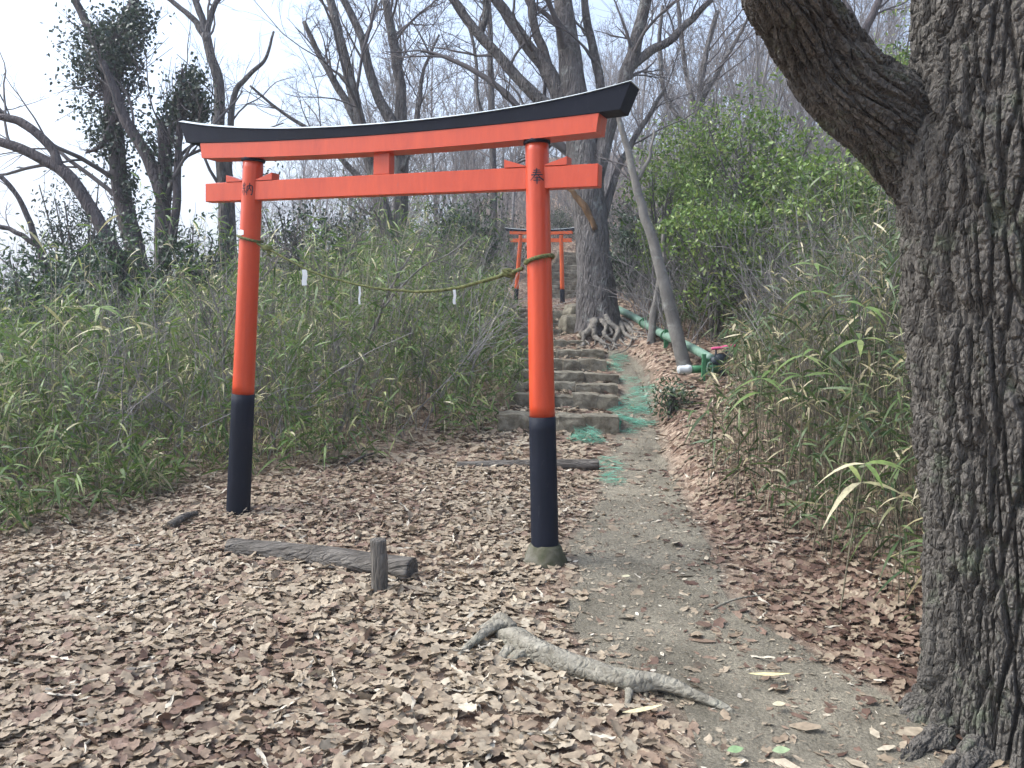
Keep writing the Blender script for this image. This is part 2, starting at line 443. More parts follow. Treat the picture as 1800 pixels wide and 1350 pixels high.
def ground_material():
    m, nt, b = newmat('leafy_ground'); L = nt.links
    a = nd(nt, 'ShaderNodeAttribute', attribute_name='rnd')          # 1 where bare soil, 0 where litter lies
    v = coords(nt)
    vo = nd(nt, 'ShaderNodeTexVoronoi'); vo.inputs['Scale'].default_value = 19; vo.inputs['Randomness'].default_value = 1
    wn = noise(nt, v, 9, 3); ad = nd(nt, 'ShaderNodeVectorMath', operation='ADD'); sc = nd(nt, 'ShaderNodeVectorMath', operation='SCALE'); sc.inputs['Scale'].default_value = .15
    L.new(wn.outputs['Color'], sc.inputs[0]); L.new(v, ad.inputs[0]); L.new(sc.outputs[0], ad.inputs[1]); L.new(ad.outputs[0], vo.inputs['Vector'])
    sx = nd(nt, 'ShaderNodeSeparateColor'); L.new(vo.outputs['Color'], sx.inputs[0])
    lit = ramp(nt, [(0, (.10, .06, .042)), (.4, (.21, .145, .105)), (.75, (.32, .235, .175)), (1, (.42, .33, .25))]); L.new(sx.outputs[0], lit.inputs['Fac'])
    n1 = noise(nt, v, 2.2, 8, .68); n2 = noise(nt, v, 70, 5, .7)
    soil = ramp(nt, [(.3, (.125, .105, .078)), (.5, (.20, .172, .132)), (.72, (.29, .25, .195))]); L.new(n1.outputs['Fac'], soil.inputs['Fac'])
    sp = ramp(nt, [(.3, (.6, .6, .6)), (.7, (1.3, 1.3, 1.3))]); L.new(n2.outputs['Fac'], sp.inputs['Fac'])
    so = mixc(nt, 1.0, soil.outputs['Color'], sp.outputs['Color'], 'MULTIPLY')
    c = mixc(nt, a.outputs['Fac'], lit.outputs['Color'], so)
    L.new(c, b.inputs['Base Color']); b.inputs['Roughness'].default_value = .95; b.inputs['Specular IOR Level'].default_value = .15
    mx = nd(nt, 'ShaderNodeMath', operation='ADD'); L.new(vo.outputs['Distance'], mx.inputs[0]); L.new(n2.outputs['Fac'], mx.inputs[1])
    bump(nt, b, mx.outputs[0], .8, .02)
    return m
M['ground'] = ground_material()

def soil_material():
    m, nt, b = newmat('trodden_soil'); L = nt.links
    v = coords(nt)
    n1 = noise(nt, v, 2.2, 8, .68); n2 = noise(nt, v, 70, 6, .75)
    soil = ramp(nt, [(.28, (.105, .092, .068)), (.5, (.21, .186, .142)), (.72, (.34, .30, .225))]); L.new(n1.outputs['Fac'], soil.inputs['Fac'])
    vo = nd(nt, 'ShaderNodeTexVoronoi'); vo.inputs['Scale'].default_value = 55; L.new(v, vo.inputs['Vector'])
    sp = ramp(nt, [(.3, (.55, .55, .55)), (.7, (1.35, 1.35, 1.35))]); L.new(n2.outputs['Fac'], sp.inputs['Fac'])
    c = mixc(nt, 1.0, soil.outputs['Color'], sp.outputs['Color'], 'MULTIPLY')
    L.new(c, b.inputs['Base Color']); b.inputs['Roughness'].default_value = .95; b.inputs['Specular IOR Level'].default_value = .15
    mx = nd(nt, 'ShaderNodeMath', operation='MULTIPLY_ADD'); mx.inputs[1].default_value = -.4
    L.new(vo.outputs['Distance'], mx.inputs[0]); L.new(n2.outputs['Fac'], mx.inputs[2])
    bump(nt, b, mx.outputs[0], .9, .015)
    return m
M['soil'] = soil_material()

# ------------------------------------------------------------------ ground, path
PATH_PX = [(1068, 618), (1102, 614), (1140, 660), (1150, 700), (1150, 740), (1165, 800), (1205, 880), (1250, 960), (1275, 1030), (1330, 1090), (1440, 1165), (1560, 1230), (1640, 1300),
           (1700, 1350), (1560, 1350), (1180, 1350), (1205, 1275), (1130, 1210), (1010, 1135), (985, 1080), (1010, 1010), (1000, 950), (1045, 880), (1070, 820), (1078, 760), (1094, 715), (1092, 660)]
_pp = np.array([G(a, b)[:2] for a, b in PATH_PX])
_pp[14:16, 1] -= 1.2

def poly_sd(x, y, poly):
    """signed distance to a polygon, negative inside"""
    x = np.asarray(x, float); y = np.asarray(y, float)
    best = np.full(x.shape, 1e9); ins = np.zeros(x.shape, bool)
    n = len(poly)
    for i in range(n):
        ax, ay = poly[i]; bx, by = poly[(i+1) % n]
        dx, dy = bx-ax, by-ay
        t = np.clip(((x-ax)*dx + (y-ay)*dy)/(dx*dx+dy*dy+1e-12), 0, 1)
        best = np.minimum(best, np.hypot(x-ax-t*dx, y-ay-t*dy))
        c = ((ay > y) != (by > y)) & (x < dx*(y-ay)/(dy if abs(dy) > 1e-9 else 1e-9) + ax)
        ins ^= c
    return np.where(ins, -best, best)

def path_sd(x, y):
    return poly_sd(x, y, _pp) + 0.07*fbm(np.asarray(x)*3.1, np.asarray(y)*3.1, 0, 3, 31)

def axis(parts):
    out = []
    for a, b, st in parts:
        out.append(np.arange(a, b, st))
    return np.concatenate(out + [np.array([parts[-1][1]])])

gx = axis([(-300, -60, 20), (-60, -14, 2.5), (-14, -5, .4), (-5, -1, .09), (-1, 2.6, .045), (2.6, 6, .12), (6, 16, .5), (16, 60, 3), (60, 300, 20)])
gy = axis([(-60, -4, 6), (-4, 1.8, .3), (1.8, 8.4, .06), (8.4, 15.2, .03), (15.2, 23, .15), (23, 30.5, .06), (30.5, 70, 1.2), (70, 400, 20)])
X, Y = np.meshgrid(gx, gy)
Z = terrain(X, Y)
soil_w = sstep(.10, -.06, path_sd(X, Y))
idx = np.arange(X.size).reshape(X.shape)
Qg = np.stack([idx[:-1, :-1], idx[:-1, 1:], idx[1:, 1:], idx[1:, :-1]], -1).reshape(-1, 4)
g = MB().add(np.stack([X, Y, Z], -1), Qg, rnd=soil_w.ravel()).build('ground', M['ground'])
tag(g, kind='structure')

px_ = np.arange(_pp[:, 0].min()-.1, _pp[:, 0].max()+.1, .03); py_ = np.arange(_pp[:, 1].min()-.1, _pp[:, 1].max()+.1, .03)
X, Y = np.meshgrid(px_, py_)
inside = path_sd(X, Y) < 0
Zp = terrain(X, Y) + .008
idx = np.arange(X.size).reshape(X.shape)
cell = inside[:-1, :-1] & inside[:-1, 1:] & inside[1:, 1:] & inside[1:, :-1]
Qp = np.stack([idx[:-1, :-1], idx[:-1, 1:], idx[1:, 1:], idx[1:, :-1]], -1)[cell]
used = np.unique(Qp); remap = np.full(X.size, -1); remap[used] = np.arange(len(used))
MB().add(np.stack([X, Y, Zp], -1).reshape(-1, 3)[used], remap[Qp]).build('dirt_path', M['soil'])
tag(bpy.data.objects['dirt_path'], kind='structure')

# ------------------------------------------------------------------ zones of growth
BAM_PX = [(-250, 965), (0, 945), (150, 915), (280, 885), (350, 850), (480, 835), (600, 815), (760, 790), (870, 745), (900, 690), (905, 640), (900, 590), (896, 545), (880, 525)]
_bl = np.array([G(a, b)[:2] for a, b in BAM_PX])
BAM_L = np.vstack([_bl, [(-0.15, 20), (-7.0, 17), (-9.5, 11), (-7.5, 5.2)]])
BAM_R_PX = [(1605, 1110), (1475, 1000), (1372, 928), (1280, 852), (1228, 782), (1290, 716), (1340, 660)]
_br = np.array([G(a, b)[:2] for a, b in BAM_R_PX])
BAM_R = np.vstack([_br, [(2.55, 9.6), (2.75, 10.6), (2.15, 11.8), (1.95, 16), (9, 16), (6.5, 5.5), (3.3, 3.9), (2.4, 3.6)]])

def scatter(n, x0, x1, y0, y1):
    return RNG.uniform(x0, x1, n), RNG.uniform(y0, y1, n)

# ------------------------------------------------------------------ leaf litter (nobody could count it)
def litter():
    parts = []
    for (y0, y1, x0, x1, dens, s0, s1) in ((1.6, 4.6, -4.6, 3.0, 2000, .040, .100), (4.6, 7.2, -5.6, 3.4, 1400, .037, .085), (7.2, 10, -4, 3.6, 380, .06, .115), (10, 15, -2.5, 3.6, 200, .06, .11), (15, 30, -3, 5, 40, .07, .12)):
        n = int((y1-y0)*(x1-x0)*dens)
        x, y = scatter(n, x0, x1, y0, y1)
        sd = path_sd(x, y)
        pr = np.where(sd > .0, sstep(-.02, .30, sd)*.84+.16, .03 + .13*sstep(-.40, 0, sd))
        pr *= np.where(poly_sd(x, y, BAM_L) < -.25, .45, 1)*np.where(poly_sd(x, y, BAM_R) < -.3, .5, 1)
        pr *= 0.72 + .55*fbm(x*1.3, y*1.3, 0, 3, 77)
        k = RNG.random(n) < pr
        x, y = x[k], y[k]
        # none inside trunks, stones' fronts are left alone
        parts.append((x, y, np.full(len(x), s0), np.full(len(x), s1)))
    x = np.concatenate([p[0] for p in parts]); y = np.concatenate([p[1] for p in parts])
    s0 = np.concatenate([p[2] for p in parts]); s1 = np.concatenate([p[3] for p in parts])
    n = len(x)
    e = .03
    gzx = (terrain(x+e, y)-terrain(x-e, y))/(2*e); gzy = (terrain(x, y+e)-terrain(x, y-e))/(2*e)
    gzx = np.clip(gzx, -.8, .8); gzy = np.clip(gzy, -.8, .8)
    nrm = unit(np.stack([-gzx, -gzy, np.ones(n)], -1) + RNG.normal(size=(n, 3))*np.where(RNG.random(n) < .12, .5, .17)[:, None])
    th = RNG.uniform(0, 2*np.pi, n)
    d = np.stack([np.cos(th), np.sin(th), np.zeros(n)], -1); d = unit(d - nrm*np.sum(d*nrm, 1, keepdims=True))
    L = RNG.uniform(s0, s1); W = L*RNG.uniform(.36, .62, n)
    bl = RNG.random(n) < .022; L = np.where(bl, RNG.uniform(.10, .19, n), L); W = np.where(bl, .013, W)
    big = RNG.random(n) < .03; L = np.where(big & ~bl, L*1.45, L); W = np.where(big & ~bl, W*1.4, W)
    heap = np.clip(path_sd(x, y)/.5, 0, 1)
    z = terrain(x, y) + .008 + RNG.uniform(0, .032, n)*heap
    base = np.stack([x, y, z], -1) - d*(L*.5)[:, None]
    V, Q, li = strips(base, d, nrm, L, W, [.05, .45, .85, .72, 1.0, .80, .92, .5, .04], 0, RNG.uniform(-.2, .3, n), RNG.uniform(-.08, .22, n))
    tone0 = np.where(bl, .95, 0)
    # wavy, lobed margins
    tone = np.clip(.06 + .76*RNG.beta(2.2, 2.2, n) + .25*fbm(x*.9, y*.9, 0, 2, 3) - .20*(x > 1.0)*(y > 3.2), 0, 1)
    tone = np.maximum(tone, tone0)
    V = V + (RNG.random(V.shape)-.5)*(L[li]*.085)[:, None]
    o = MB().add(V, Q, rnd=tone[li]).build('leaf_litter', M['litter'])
    tag(o, 'brown fallen oak leaves covering the ground', 'fallen leaves', kind='stuff')
litter()

def crumbs():
    """fine twigs, husks and leaf bits trodden into the soil"""
    n = 26000
    x, y = scatter(n, -1.5, 3.2, 1.8, 9.5)
    k = RNG.random(n) < np.where(path_sd(x, y) < .1, .8, .25)
    x, y = x[k], y[k]; n = len(x)
    th = RNG.uniform(0, 6.283, n); d = np.stack([np.cos(th), np.sin(th), RNG.normal(0, .15, n)], -1)
    nr = unit(np.stack([RNG.normal(0, .3, n), RNG.normal(0, .3, n), np.ones(n)], -1))
    L = RNG.uniform(.008, .035, n)*np.where(RNG.random(n) < .05, 3.5, 1)
    W = np.where(RNG.random(n) < .5, L*.5, .004)
    V, Q, li = strips(np.stack([x, y, terrain(x, y)+.014], -1), d, nr, L, W, [.3, 1, .3])
    o = MB().add(V, Q, rnd=RNG.random(n)[li]).build('leaf_crumbs', M['litter'])
    tag(o, 'small leaf bits and twigs trodden into the bare soil', 'debris', kind='stuff')
crumbs()

def pebbles():
    n = 900
    x, y = scatter(n, -1.2, 3.0, 1.9, 9.0)
    k = path_sd(x, y) < .12; x, y = x[k], y[k]; n = len(x)
    r = RNG.uniform(.003, .011, n)*np.where(RNG.random(n) < .06, 1.9, 1)
    o = np.array([(1, 0, 0), (.7, .7, 0), (0, 1, 0), (-.7, .7, 0), (-1, 0, 0), (-.7, -.7, 0), (0, -1, 0), (.7, -.7, 0), (.5, .5, .6), (-.5, .5, .6), (-.5, -.5, .6), (.5, -.5, .6)])
    q = [(0, 1, 8, 11), (1, 2, 9, 8), (2, 3, 9, 9), (3, 4, 9, 9)]
    Q1 = [(1, 3, 9, 8), (3, 5, 10, 9), (5, 7, 11, 10), (7, 1, 8, 11), (8, 9, 10, 11)]; T1 = [(1, 2, 3), (3, 4, 5), (5, 6, 7), (7, 0, 1)]
    V = o[None]*(r[:, None, None]*RNG.uniform(.65, 1.35, (n, 12, 3))) + np.stack([x, y, terrain(x, y)+.009], -1)[:, None]
    off = (np.arange(n)*12)[:, None, None]
    tag(MB().add(V.reshape(-1, 3), (np.array(Q1)[None]+off).reshape(-1, 4), (np.array(T1)[None]+off).reshape(-1, 3)).build('pebbles', M['stone']), 'small pebbles trodden into the dirt path', 'pebbles', kind='stuff')
pebbles()

SINGLE = [(1292, 1338, .06, .05, 'small pale green leaf lying on bare soil beside another green leaf'), (1372, 1338, .062, .3, 'pale green leaf on the soil closest to the big trunk'),
          (1368, 1255, .05, .62, 'round cream leaf lying alone on dark soil'), (1100, 1025, .05, .6, 'small round pale leaf on the middle of the dirt path'),
          (1350, 1200, .17, .9, 'long yellowish bamboo leaf at the edge of the dirt path'), (1130, 1270, .16, .8, 'pale slender leaf lying below the weathered root')]
for (a, b, ln, tone, lab) in SINGLE:
    p = G(a, b)
    th = RNG.uniform(-.5, .5)
    w = ln*.72 if ln < .1 else ln*.17
    V, Q, li = strips([p + [-.5*ln, 0, .035]], [[math.cos(th), math.sin(th), .05]], [[.05, -.1, 1]], [ln], [w], [.1, .7, 1, .95, .6, .05], 0, [.18], [.15])
    tag(MB().add(V, Q, rnd=np.full(len(V), tone)).build('fallen_leaf', M['single_leaf'], origin=p), lab, 'leaf', 'leaves lying singly on the soil')

# ------------------------------------------------------------------ bamboo grass
BLADE = [.12, .75, 1.0, .78, .42, .03]
def bamboo_mass(name, poly, dens, hfun, leaves, label, bbox, dry=.15, lean=.25, mats=('bamboo', 'bamboo_stem')):
    x, y = scatter(int((bbox[1]-bbox[0])*(bbox[3]-bbox[2])*dens), *bbox)
    sd = poly_sd(x, y, poly) + .25*fbm(x*1.1, y*1.1, 0, 3, 41)
    k = (sd < .05) & (RNG.random(len(x)) < (.45+.55*sstep(.1, -.5, sd))*(0.75+.6*fbm(x*.7, y*.7, 0, 2, 14)))
    x, y, sd = x[k], y[k], sd[k]; n = len(x)
    h = hfun(x, y)*RNG.uniform(.45, 1.1, n)*np.where(RNG.random(n) < .12, 1.4, 1)*(.38+.62*sstep(.1, -.9, sd))*(1+.35*fbm(x*1.2, y*1.2, 0, 2, 90))
    az = RNG.uniform(0, 6.283, n); ln = np.abs(RNG.normal(0, lean, n))
    top = np.stack([np.cos(az)*ln*h, np.sin(az)*ln*h, h], -1)
    b = np.stack([x, y, terrain(x, y)-.02], -1)
    t = np.linspace(0, 1, 5)
    bend = np.stack([np.cos(az), np.sin(az), np.zeros(n)], -1)*(RNG.normal(0, .10, n)*h)[:, None]
    S = b[:, None] + top[:, None]*t[None, :, None] + bend[:, None]*(t*t)[None, :, None]
    V, Q = tubes(S, (RNG.uniform(.0022, .004, n)[:, None]*np.linspace(1, .5, 5)[None]), 3)
    rs = np.repeat(np.clip(RNG.beta(1.6, 1.6, n), 0, 1), 15)
    root = empty(name, (float(x.mean()), float(y.mean()), 0))
    tag(root, label, 'bamboo grass', kind='stuff')
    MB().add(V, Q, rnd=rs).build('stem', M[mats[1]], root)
    bases = []; dirs = []; Ls = []; rr = []; dr = []
    dead = RNG.random(n) < dry
    for j in range(leaves):
        tt = np.clip(RNG.uniform(.08, 1.0, n)**.8, 0, 1)
        if j < 3: tt = np.full(n, 1.0) - .04*j
        p = b + top*tt[:, None] + bend*(tt*tt)[:, None]
        a2 = az + RNG.uniform(-3.14, 3.14, n)
        up = RNG.uniform(-.7, 1.5, n)
        dirs.append(np.stack([np.cos(a2), np.sin(a2), up], -1)); bases.append(p)
        Ls.append(RNG.uniform(.08, .20, n)*np.where(RNG.random(n) < .12, 1.25, 1))
        dr.append(RNG.uniform(.1, 1.0, n))
        r = RNG.beta(2, 2.4, n)*.86
        r = np.where(dead | (RNG.random(n) < .07), RNG.uniform(.82, 1, n), r)
        rr.append(r)
    base = np.concatenate(bases); dirs = np.concatenate(dirs); Ls = np.concatenate(Ls); rr = np.concatenate(rr); dr = np.concatenate(dr)
    B = len(base)
    nr = unit(np.stack([RNG.normal(0, .8, B), RNG.normal(0, .8, B), np.ones(B)*.8], -1))
    V, Q, li = strips(base, dirs, nr, Ls, Ls*RNG.uniform(.075, .13, B), BLADE, dr)
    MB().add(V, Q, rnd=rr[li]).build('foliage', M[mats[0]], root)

bamboo_mass('bamboo_grass', BAM_L, 92, lambda x, y: np.interp(y, [5, 7, 9, 16], [.85, 1.25, 1.75, 1.8])*(1.05 - .42*sstep(-2.2, .2, x))*(1 - .22*sstep(-3.2, -5.2, x)), 15,
            'dense dwarf bamboo thicket growing left of the gate and stairs', (-9, .3, 5, 18), .06)
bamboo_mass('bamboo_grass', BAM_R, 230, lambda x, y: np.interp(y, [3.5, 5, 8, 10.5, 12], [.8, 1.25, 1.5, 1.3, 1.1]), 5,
            'tall stemmy dwarf bamboo growing behind the big furrowed trunk', (1.4, 8.5, 3.4, 16), .10, .14, ('bamboo_shade_tone', 'bamboo_stem_shade_tone'))

def bamboo_plant(px, py, d, lean, nl, Lr, lab, dry=0.0, az0=0):
    """one tall cane whose broad leaves stand out in front of the thicket"""
    top = P(px, py, d); bx, by = top[0]-lean, top[1]+.15
    b = np.array([bx, by, T(bx, by)-.02])
    root = empty('bamboo_plant', b, lab, 'bamboo', 'single canes in front of the thicket')
    path = catmull([b, b*.5+top*.5+[lean*-.12, 0, .03], top], 9)
    V, Q, Tr = capped(path, np.linspace(.0045, .002, 9), 6)
    MB().add(V, Q, Tr, rnd=.45).build('stem', M['bamboo_stem'], root)
    mb = MB()
    for j in range(nl):
        p = path[-1 - (j//4)]
        a = az0 + j*2.4 + RNG.uniform(-.4, .4)
        dv = np.array([math.cos(a), math.sin(a)*.6-.25, RNG.uniform(-.1, .45)])
        V, Q, li = strips([p], [dv], [[RNG.normal(0, .3), -.45, 1]], [RNG.uniform(*Lr)], [RNG.uniform(.026, .036)], BLADE, [RNG.uniform(.3, .8)], [.12])
        mb.add(V, Q, rnd=np.full(len(V), RNG.uniform(.45, .72) if RNG.random() > dry else RNG.uniform(.86, .98)))
    mb.build('foliage', M['bamboo'], root)

bamboo_plant(1520, 540, 4.6, .05, 8, (.17, .26), 'tall cane topped by a star of broad leaves beside the big trunk', 0.1)
bamboo_plant(1412, 625, 5.2, -.06, 7, (.17, .26), 'cane with drooping blue-green leaves in the middle of the stemmy thicket', 0)
bamboo_plant(1338, 665, 5.8, -.05, 5, (.2, .26), 'lowest of the leafy canes in front of the stemmy thicket', 0)
bamboo_plant(1430, 465, 6.0, .04, 6, (.15, .22), 'cane with upright pale leaves below the light green shrub', .2)
bamboo_plant(1520, 815, 4.1, .02, 7, (.2, .3), 'short cane hung with yellowing leaves near the foot of the big trunk', .6)
bamboo_plant(175, 540, 6.6, -.1, 7, (.2, .28), 'cane with long arching leaves rising above the left thicket', .3)

# ------------------------------------------------------------------ tree making
def grow(parP, parR, n, ang, lr, rr, wob, up, tmin=.25, tmax=1.0, N=7, minr=.0025, lmin=.12):
    """n children on each parent branch: parP [B,M,3], parR [B,M]"""
    B, Mn, _ = parP.shape
    i = np.repeat(np.arange(B), n); C = len(i)
    t = RNG.uniform(tmin, tmax, C)*(Mn-1)
    k = np.clip(t.astype(int), 0, Mn-2); f = (t-k)[:, None]
    p = parP[i, k]*(1-f) + parP[i, k+1]*f
    r = parR[i, k]*(1-f[:, 0]) + parR[i, k+1]*f[:, 0]
    tan = unit(parP[i, k+1]-parP[i, k])
    side = unit(np.cross(tan, rdir(C)))
    a = RNG.uniform(ang[0], ang[1], C)[:, None]
    d = unit(tan*np.cos(a) + side*np.sin(a) + np.array([0, 0, up]))
    plen = np.linalg.norm(np.diff(parP, axis=1), axis=2).sum(1)[i]
    L = np.maximum(plen*RNG.uniform(lr[0], lr[1], C)*(1.15 - .55*t/(Mn-1)), lmin)
    pts = [p]; cur = d
    for s in range(N-1):
        cur = unit(cur + rdir(C)*wob + np.array([0, 0, up*.25]))
        pts.append(pts[-1] + cur*(L/(N-1))[:, None])
    R0 = np.maximum(r*rr, minr)
    R = R0[:, None]*np.linspace(1, .35, N)[None]
    R = np.maximum(R, minr*.6)
    return np.stack(pts, 1), R

def px_line(rows, n, jitter=0.0):
    """rows of (px, py, depth, radius in px) -> points, radii"""
    pts = np.array([P(a, b, d) for a, b, d, r in rows]); rad = np.array([r*d/FPX for a, b, d, r in rows])
    q = catmull(pts, n); rr = np.interp(np.linspace(0, 1, n), np.linspace(0, 1, len(rad)), rad)
    if jitter:
        t = np.linspace(0, 1, n)*len(rows)
        q = q + jitter*np.stack([vnoise(t*1.9, 3, s, int(rows[0][0])) for s in (1, 7, 13)], -1)
    return q, rr

def grounded(q, r, flare=1.35):
    x, y, z = q[0]
    z0 = T(x, y)
    if z > z0 - .05:
        n = 6
        d = q[0]-q[1]; d = d/abs(d[2]+1e-6) if d[2] < -1e-3 else np.array([0, 0, -1.])
        d[:2] = np.clip(d[:2], -.6, .6)
        h = z - z0 + .2
        s = np.linspace(1, 0, n, endpoint=False)[:, None]
        add = q[0] + d*h*s
        q = np.vstack([add, q]); r = np.concatenate([r[0]*np.linspace(flare, 1, n, endpoint=False), r])
    return q, r

def resamp(q, r, n):
    s = np.concatenate([[0], np.cumsum(np.linalg.norm(np.diff(q, axis=0), axis=1))])
    t = np.linspace(0, s[-1], n)
    return np.stack([np.interp(t, s, q[:, k]) for k in range(3)], -1), np.interp(t, s, r)

def tree(name, label, cat, trunk_rows, limb_rows, mat, lv=(5, 5, 4), twig_mat=None, group=None, flare=1.35, up=.12, lr=(.35, .7), sides=14, density=1.0, grow_on_trunk=.45):
    qs = []
    q, r = px_line(trunk_rows, 40, .012)
    q, r = grounded(q, r, flare)
    q, r = resamp(q, r, 56)
    root = empty(name, (q[0][0], q[0][1], T(q[0][0], q[0][1])), label, cat, group)
    V, Q, Tr = capped(q, r, sides+6, .13, 3)
    MB().add(V, Q, Tr).build('trunk', mat, root)
    qs.append(resamp(q, r, 12))
    for rows in limb_rows:
        ql, rl = px_line(rows, 28, .015)
        V, Q, Tr = capped(ql, rl, sides, .10, 5)
        MB().add(V, Q, Tr).build('branch', mat, root)
        qs.append(resamp(ql, rl, 12))
    Pp = np.stack([a for a, b in qs]); Rr = np.stack([b for a, b in qs])
    mb = MB()
    n1 = max(2, int(lv[0]*density))
    a1, r1 = grow(Pp, Rr, n1, (.5, 1.1), lr, .30, .22, up, grow_on_trunk, 1.0, 9, .004)
    mb.add(*tubes(a1, r1, 6))
    a2, r2 = grow(a1, r1, lv[1], (.4, 1.0), (.3, .65), .55, .25, up, .2, 1, 7, .0035)
    mb.add(*tubes(a2, r2, 4))
    a3, r3 = grow(a2, r2, lv[2], (.4, 1.0), (.35, .7), .6, .28, up*.5, .2, 1, 5, .0028)
    mb.add(*tubes(a3, r3, 3))
    if len(lv) > 3:
        a4, r4 = grow(a3, r3, lv[3], (.4, 1.0), (.4, .8), .65, .3, 0, .2, 1, 4, .0022, .08)
        mb.add(*tubes(a4, r4, 3))
    mb.build('crown', twig_mat or M['twig'], root)
    return root, qs

def rows(d, *p):
    return [(a, b, d, r) for a, b, r in p]

# trees standing around and behind the gate
root_a, _ = tree('bare_tree', 'dark tree wrapped in ivy high up, left of the gate', 'tree',
    rows(13, (246, 480, 17), (232, 420, 16), (216, 350, 15), (205, 270, 14), (197, 190, 14), (197, 130, 13), (197, 95, 12)),
    [rows(13, (196, 105, 9), (165, 60, 8), (142, 20, 7), (118, -40, 6)), rows(13, (198, 100, 11), (215, 50, 10), (232, 10, 9), (246, -60, 7)), rows(12.8, (205, 200, 9), (180, 255, 4), (150, 270, 2))],
    M['bark_brown'], (5, 4, 3), density=.7)
root_b, _ = tree('bare_tree', 'dark tree with a snapped dead top and a limb leaning away, left of the gate', 'tree',
    rows(12.4, (284, 480, 14), (286, 410, 13), (288, 340, 13), (291, 285, 12), (287, 245, 10), (280, 216, 6)),
    [rows(12.4, (288, 350, 12), (268, 295, 11), (238, 240, 10), (216, 200, 9), (204, 165, 8), (180, 110, 6)), rows(12.4, (292, 280, 6), (300, 240, 5), (303, 216, 3)),
     rows(12.3, (300, 440, 8), (311, 340, 7), (313, 250, 6), (318, 180, 5), (322, 120, 3))],
    M['bark_brown'], (4, 4, 3), density=.8)
tree('bare_tree', 'tall grey tree with two stems, rising behind the left pillar of the near gate', 'tree',
    rows(14.5, (398, 490, 12), (395, 390, 11), (391, 300, 11), (384, 230, 10), (386, 150, 9), (371, 100, 8), (361, 60, 8)),
    [rows(14.5, (361, 64, 6), (337, 32, 5), (302, 0, 4), (262, -30, 3)), rows(14.5, (362, 62, 6), (350, 20, 6), (336, -30, 5)), rows(14.5, (362, 62, 6), (372, 20, 5), (398, -20, 4)),
     rows(14.5, (412, 470, 6), (404, 330, 6), (405, 240, 6), (413, 165, 5), (440, 130, 4), (465, 105, 3), (482, 55, 2))],
    M['bark_grey'], (5, 4, 4), density=.6)
tree('bare_tree', 'leaning tree whose two dark arching stems bend out over the slope at the edge', 'tree',
    rows(11.5, (220, 490, 13), (190, 420, 12), (162, 370, 11), (125, 312, 11), (90, 287, 10), (40, 264, 9), (0, 250, 8), (-70, 232, 6), (-150, 205, 4), (-230, 190, 1)),
    [rows(11.5, (108, 298, 8), (90, 262, 8), (60, 230, 8), (20, 209, 7), (-40, 195, 5), (-110, 160, 3), (-160, 120, 1))],
    M['bark_brown'], (4, 3, 3), density=.6, up=.25)
tree('bare_tree', 'slim forked sapling bending towards the open sky beside the leaning tree', 'tree',
    rows(10.5, (85, 480, 6), (64, 430, 6), (50, 385, 5), (30, 345, 4), (0, 310, 4), (-30, 290, 3)),
    [rows(10.5, (66, 432, 5), (32, 412, 4), (0, 398, 4), (-50, 382, 3))],
    M['bark_brown'], (4, 3, 3), density=.6)
tree('bare_tree', 'many-stemmed bare tree behind the middle of the near gate', 'tree',
    rows(15, (690, 570, 17), (686, 480, 15), (680, 400, 14), (668, 350, 12), (655, 300, 11), (640, 240, 11), (625, 180, 10), (608, 110, 9), (590, 40, 8), (572, -30, 7)),
    [rows(15.1, (688, 480, 12), (704, 400, 12), (707, 320, 12), (706, 230, 11), (704, 160, 10), (695, 95, 9), (688, 55, 8), (678, -10, 7)),
     rows(15, (700, 270, 10), (690, 220, 10), (668, 180, 9), (648, 120, 8), (634, 60, 7), (600, -10, 6)),
     rows(15, (640, 240, 8), (615, 190, 7), (585, 140, 6), (560, 95, 5), (535, 40, 4)),
     rows(15, (706, 300, 6), (730, 235, 5), (737, 180, 4), (746, 120, 3), (772, 60, 2)), rows(15, (668, 350, 6), (610, 290, 5), (560, 240, 4), (500, 200, 3), (440, 150, 2))],
    M['bark_grey'], (6, 5, 4, 3), density=1.0)
big_root, _ = tree('bare_tree', 'thick grey tree with spreading limbs at the top of the lower stairs', 'tree',
    rows(12.6, (1053, 600, 46), (1051, 560, 38), (1047, 500, 34), (1043, 440, 32), (1037, 380, 31), (1032, 330, 30), (1025, 270, 28), (1014, 200, 25), (1005, 140, 22), (1000, 80, 19), (993, 20, 17), (985, -60, 15)),
    [rows(12.6, (1014, 225, 16), (985, 172, 15), (960, 120, 13), (930, 85, 11), (900, 40, 10), (872, 0, 9), (845, -40, 8)),
     rows(12.5, (1010, 225, 13), (960, 185, 11), (920, 150, 10), (880, 102, 9), (842, 64, 9), (820, 30, 8), (788, -10, 7)),
     rows(12.5, (1045, 320, 15), (1068, 230, 13), (1090, 165, 12), (1110, 100, 12), (1125, 50, 11), (1140, -20, 10)),
     rows(12.5, (1100, 125, 8), (1140, 92, 8), (1180, 70, 7), (1202, 45, 6), (1252, 0, 5)),
     rows(12.7, (1058, 260, 9), (1056, 160, 8), (1045, 90, 8), (1030, 30, 7), (1028, -30, 6)),
     rows(12.6, (975, 140, 8), (948, 70, 8), (932, 0, 7), (925, -40, 6)),
     rows(12.7, (1046, 430, 9), (1082, 310, 6), (1120, 235, 5), (1170, 155, 3)), rows(12.5, (842, 64, 7), (855, 20, 6), (852, -30, 5))],
    M['bark_grey'], (5, 5, 4, 3), density=1.0, sides=20, up=.05)
q_, r_ = px_line(rows(12.3, (1046, 402, 5), (1032, 372, 6), (1014, 345, 5), (998, 330, 3), (985, 322, 1)), 20, .02)
V, Q, Tr = capped(q_, r_, 8, .3, 2)
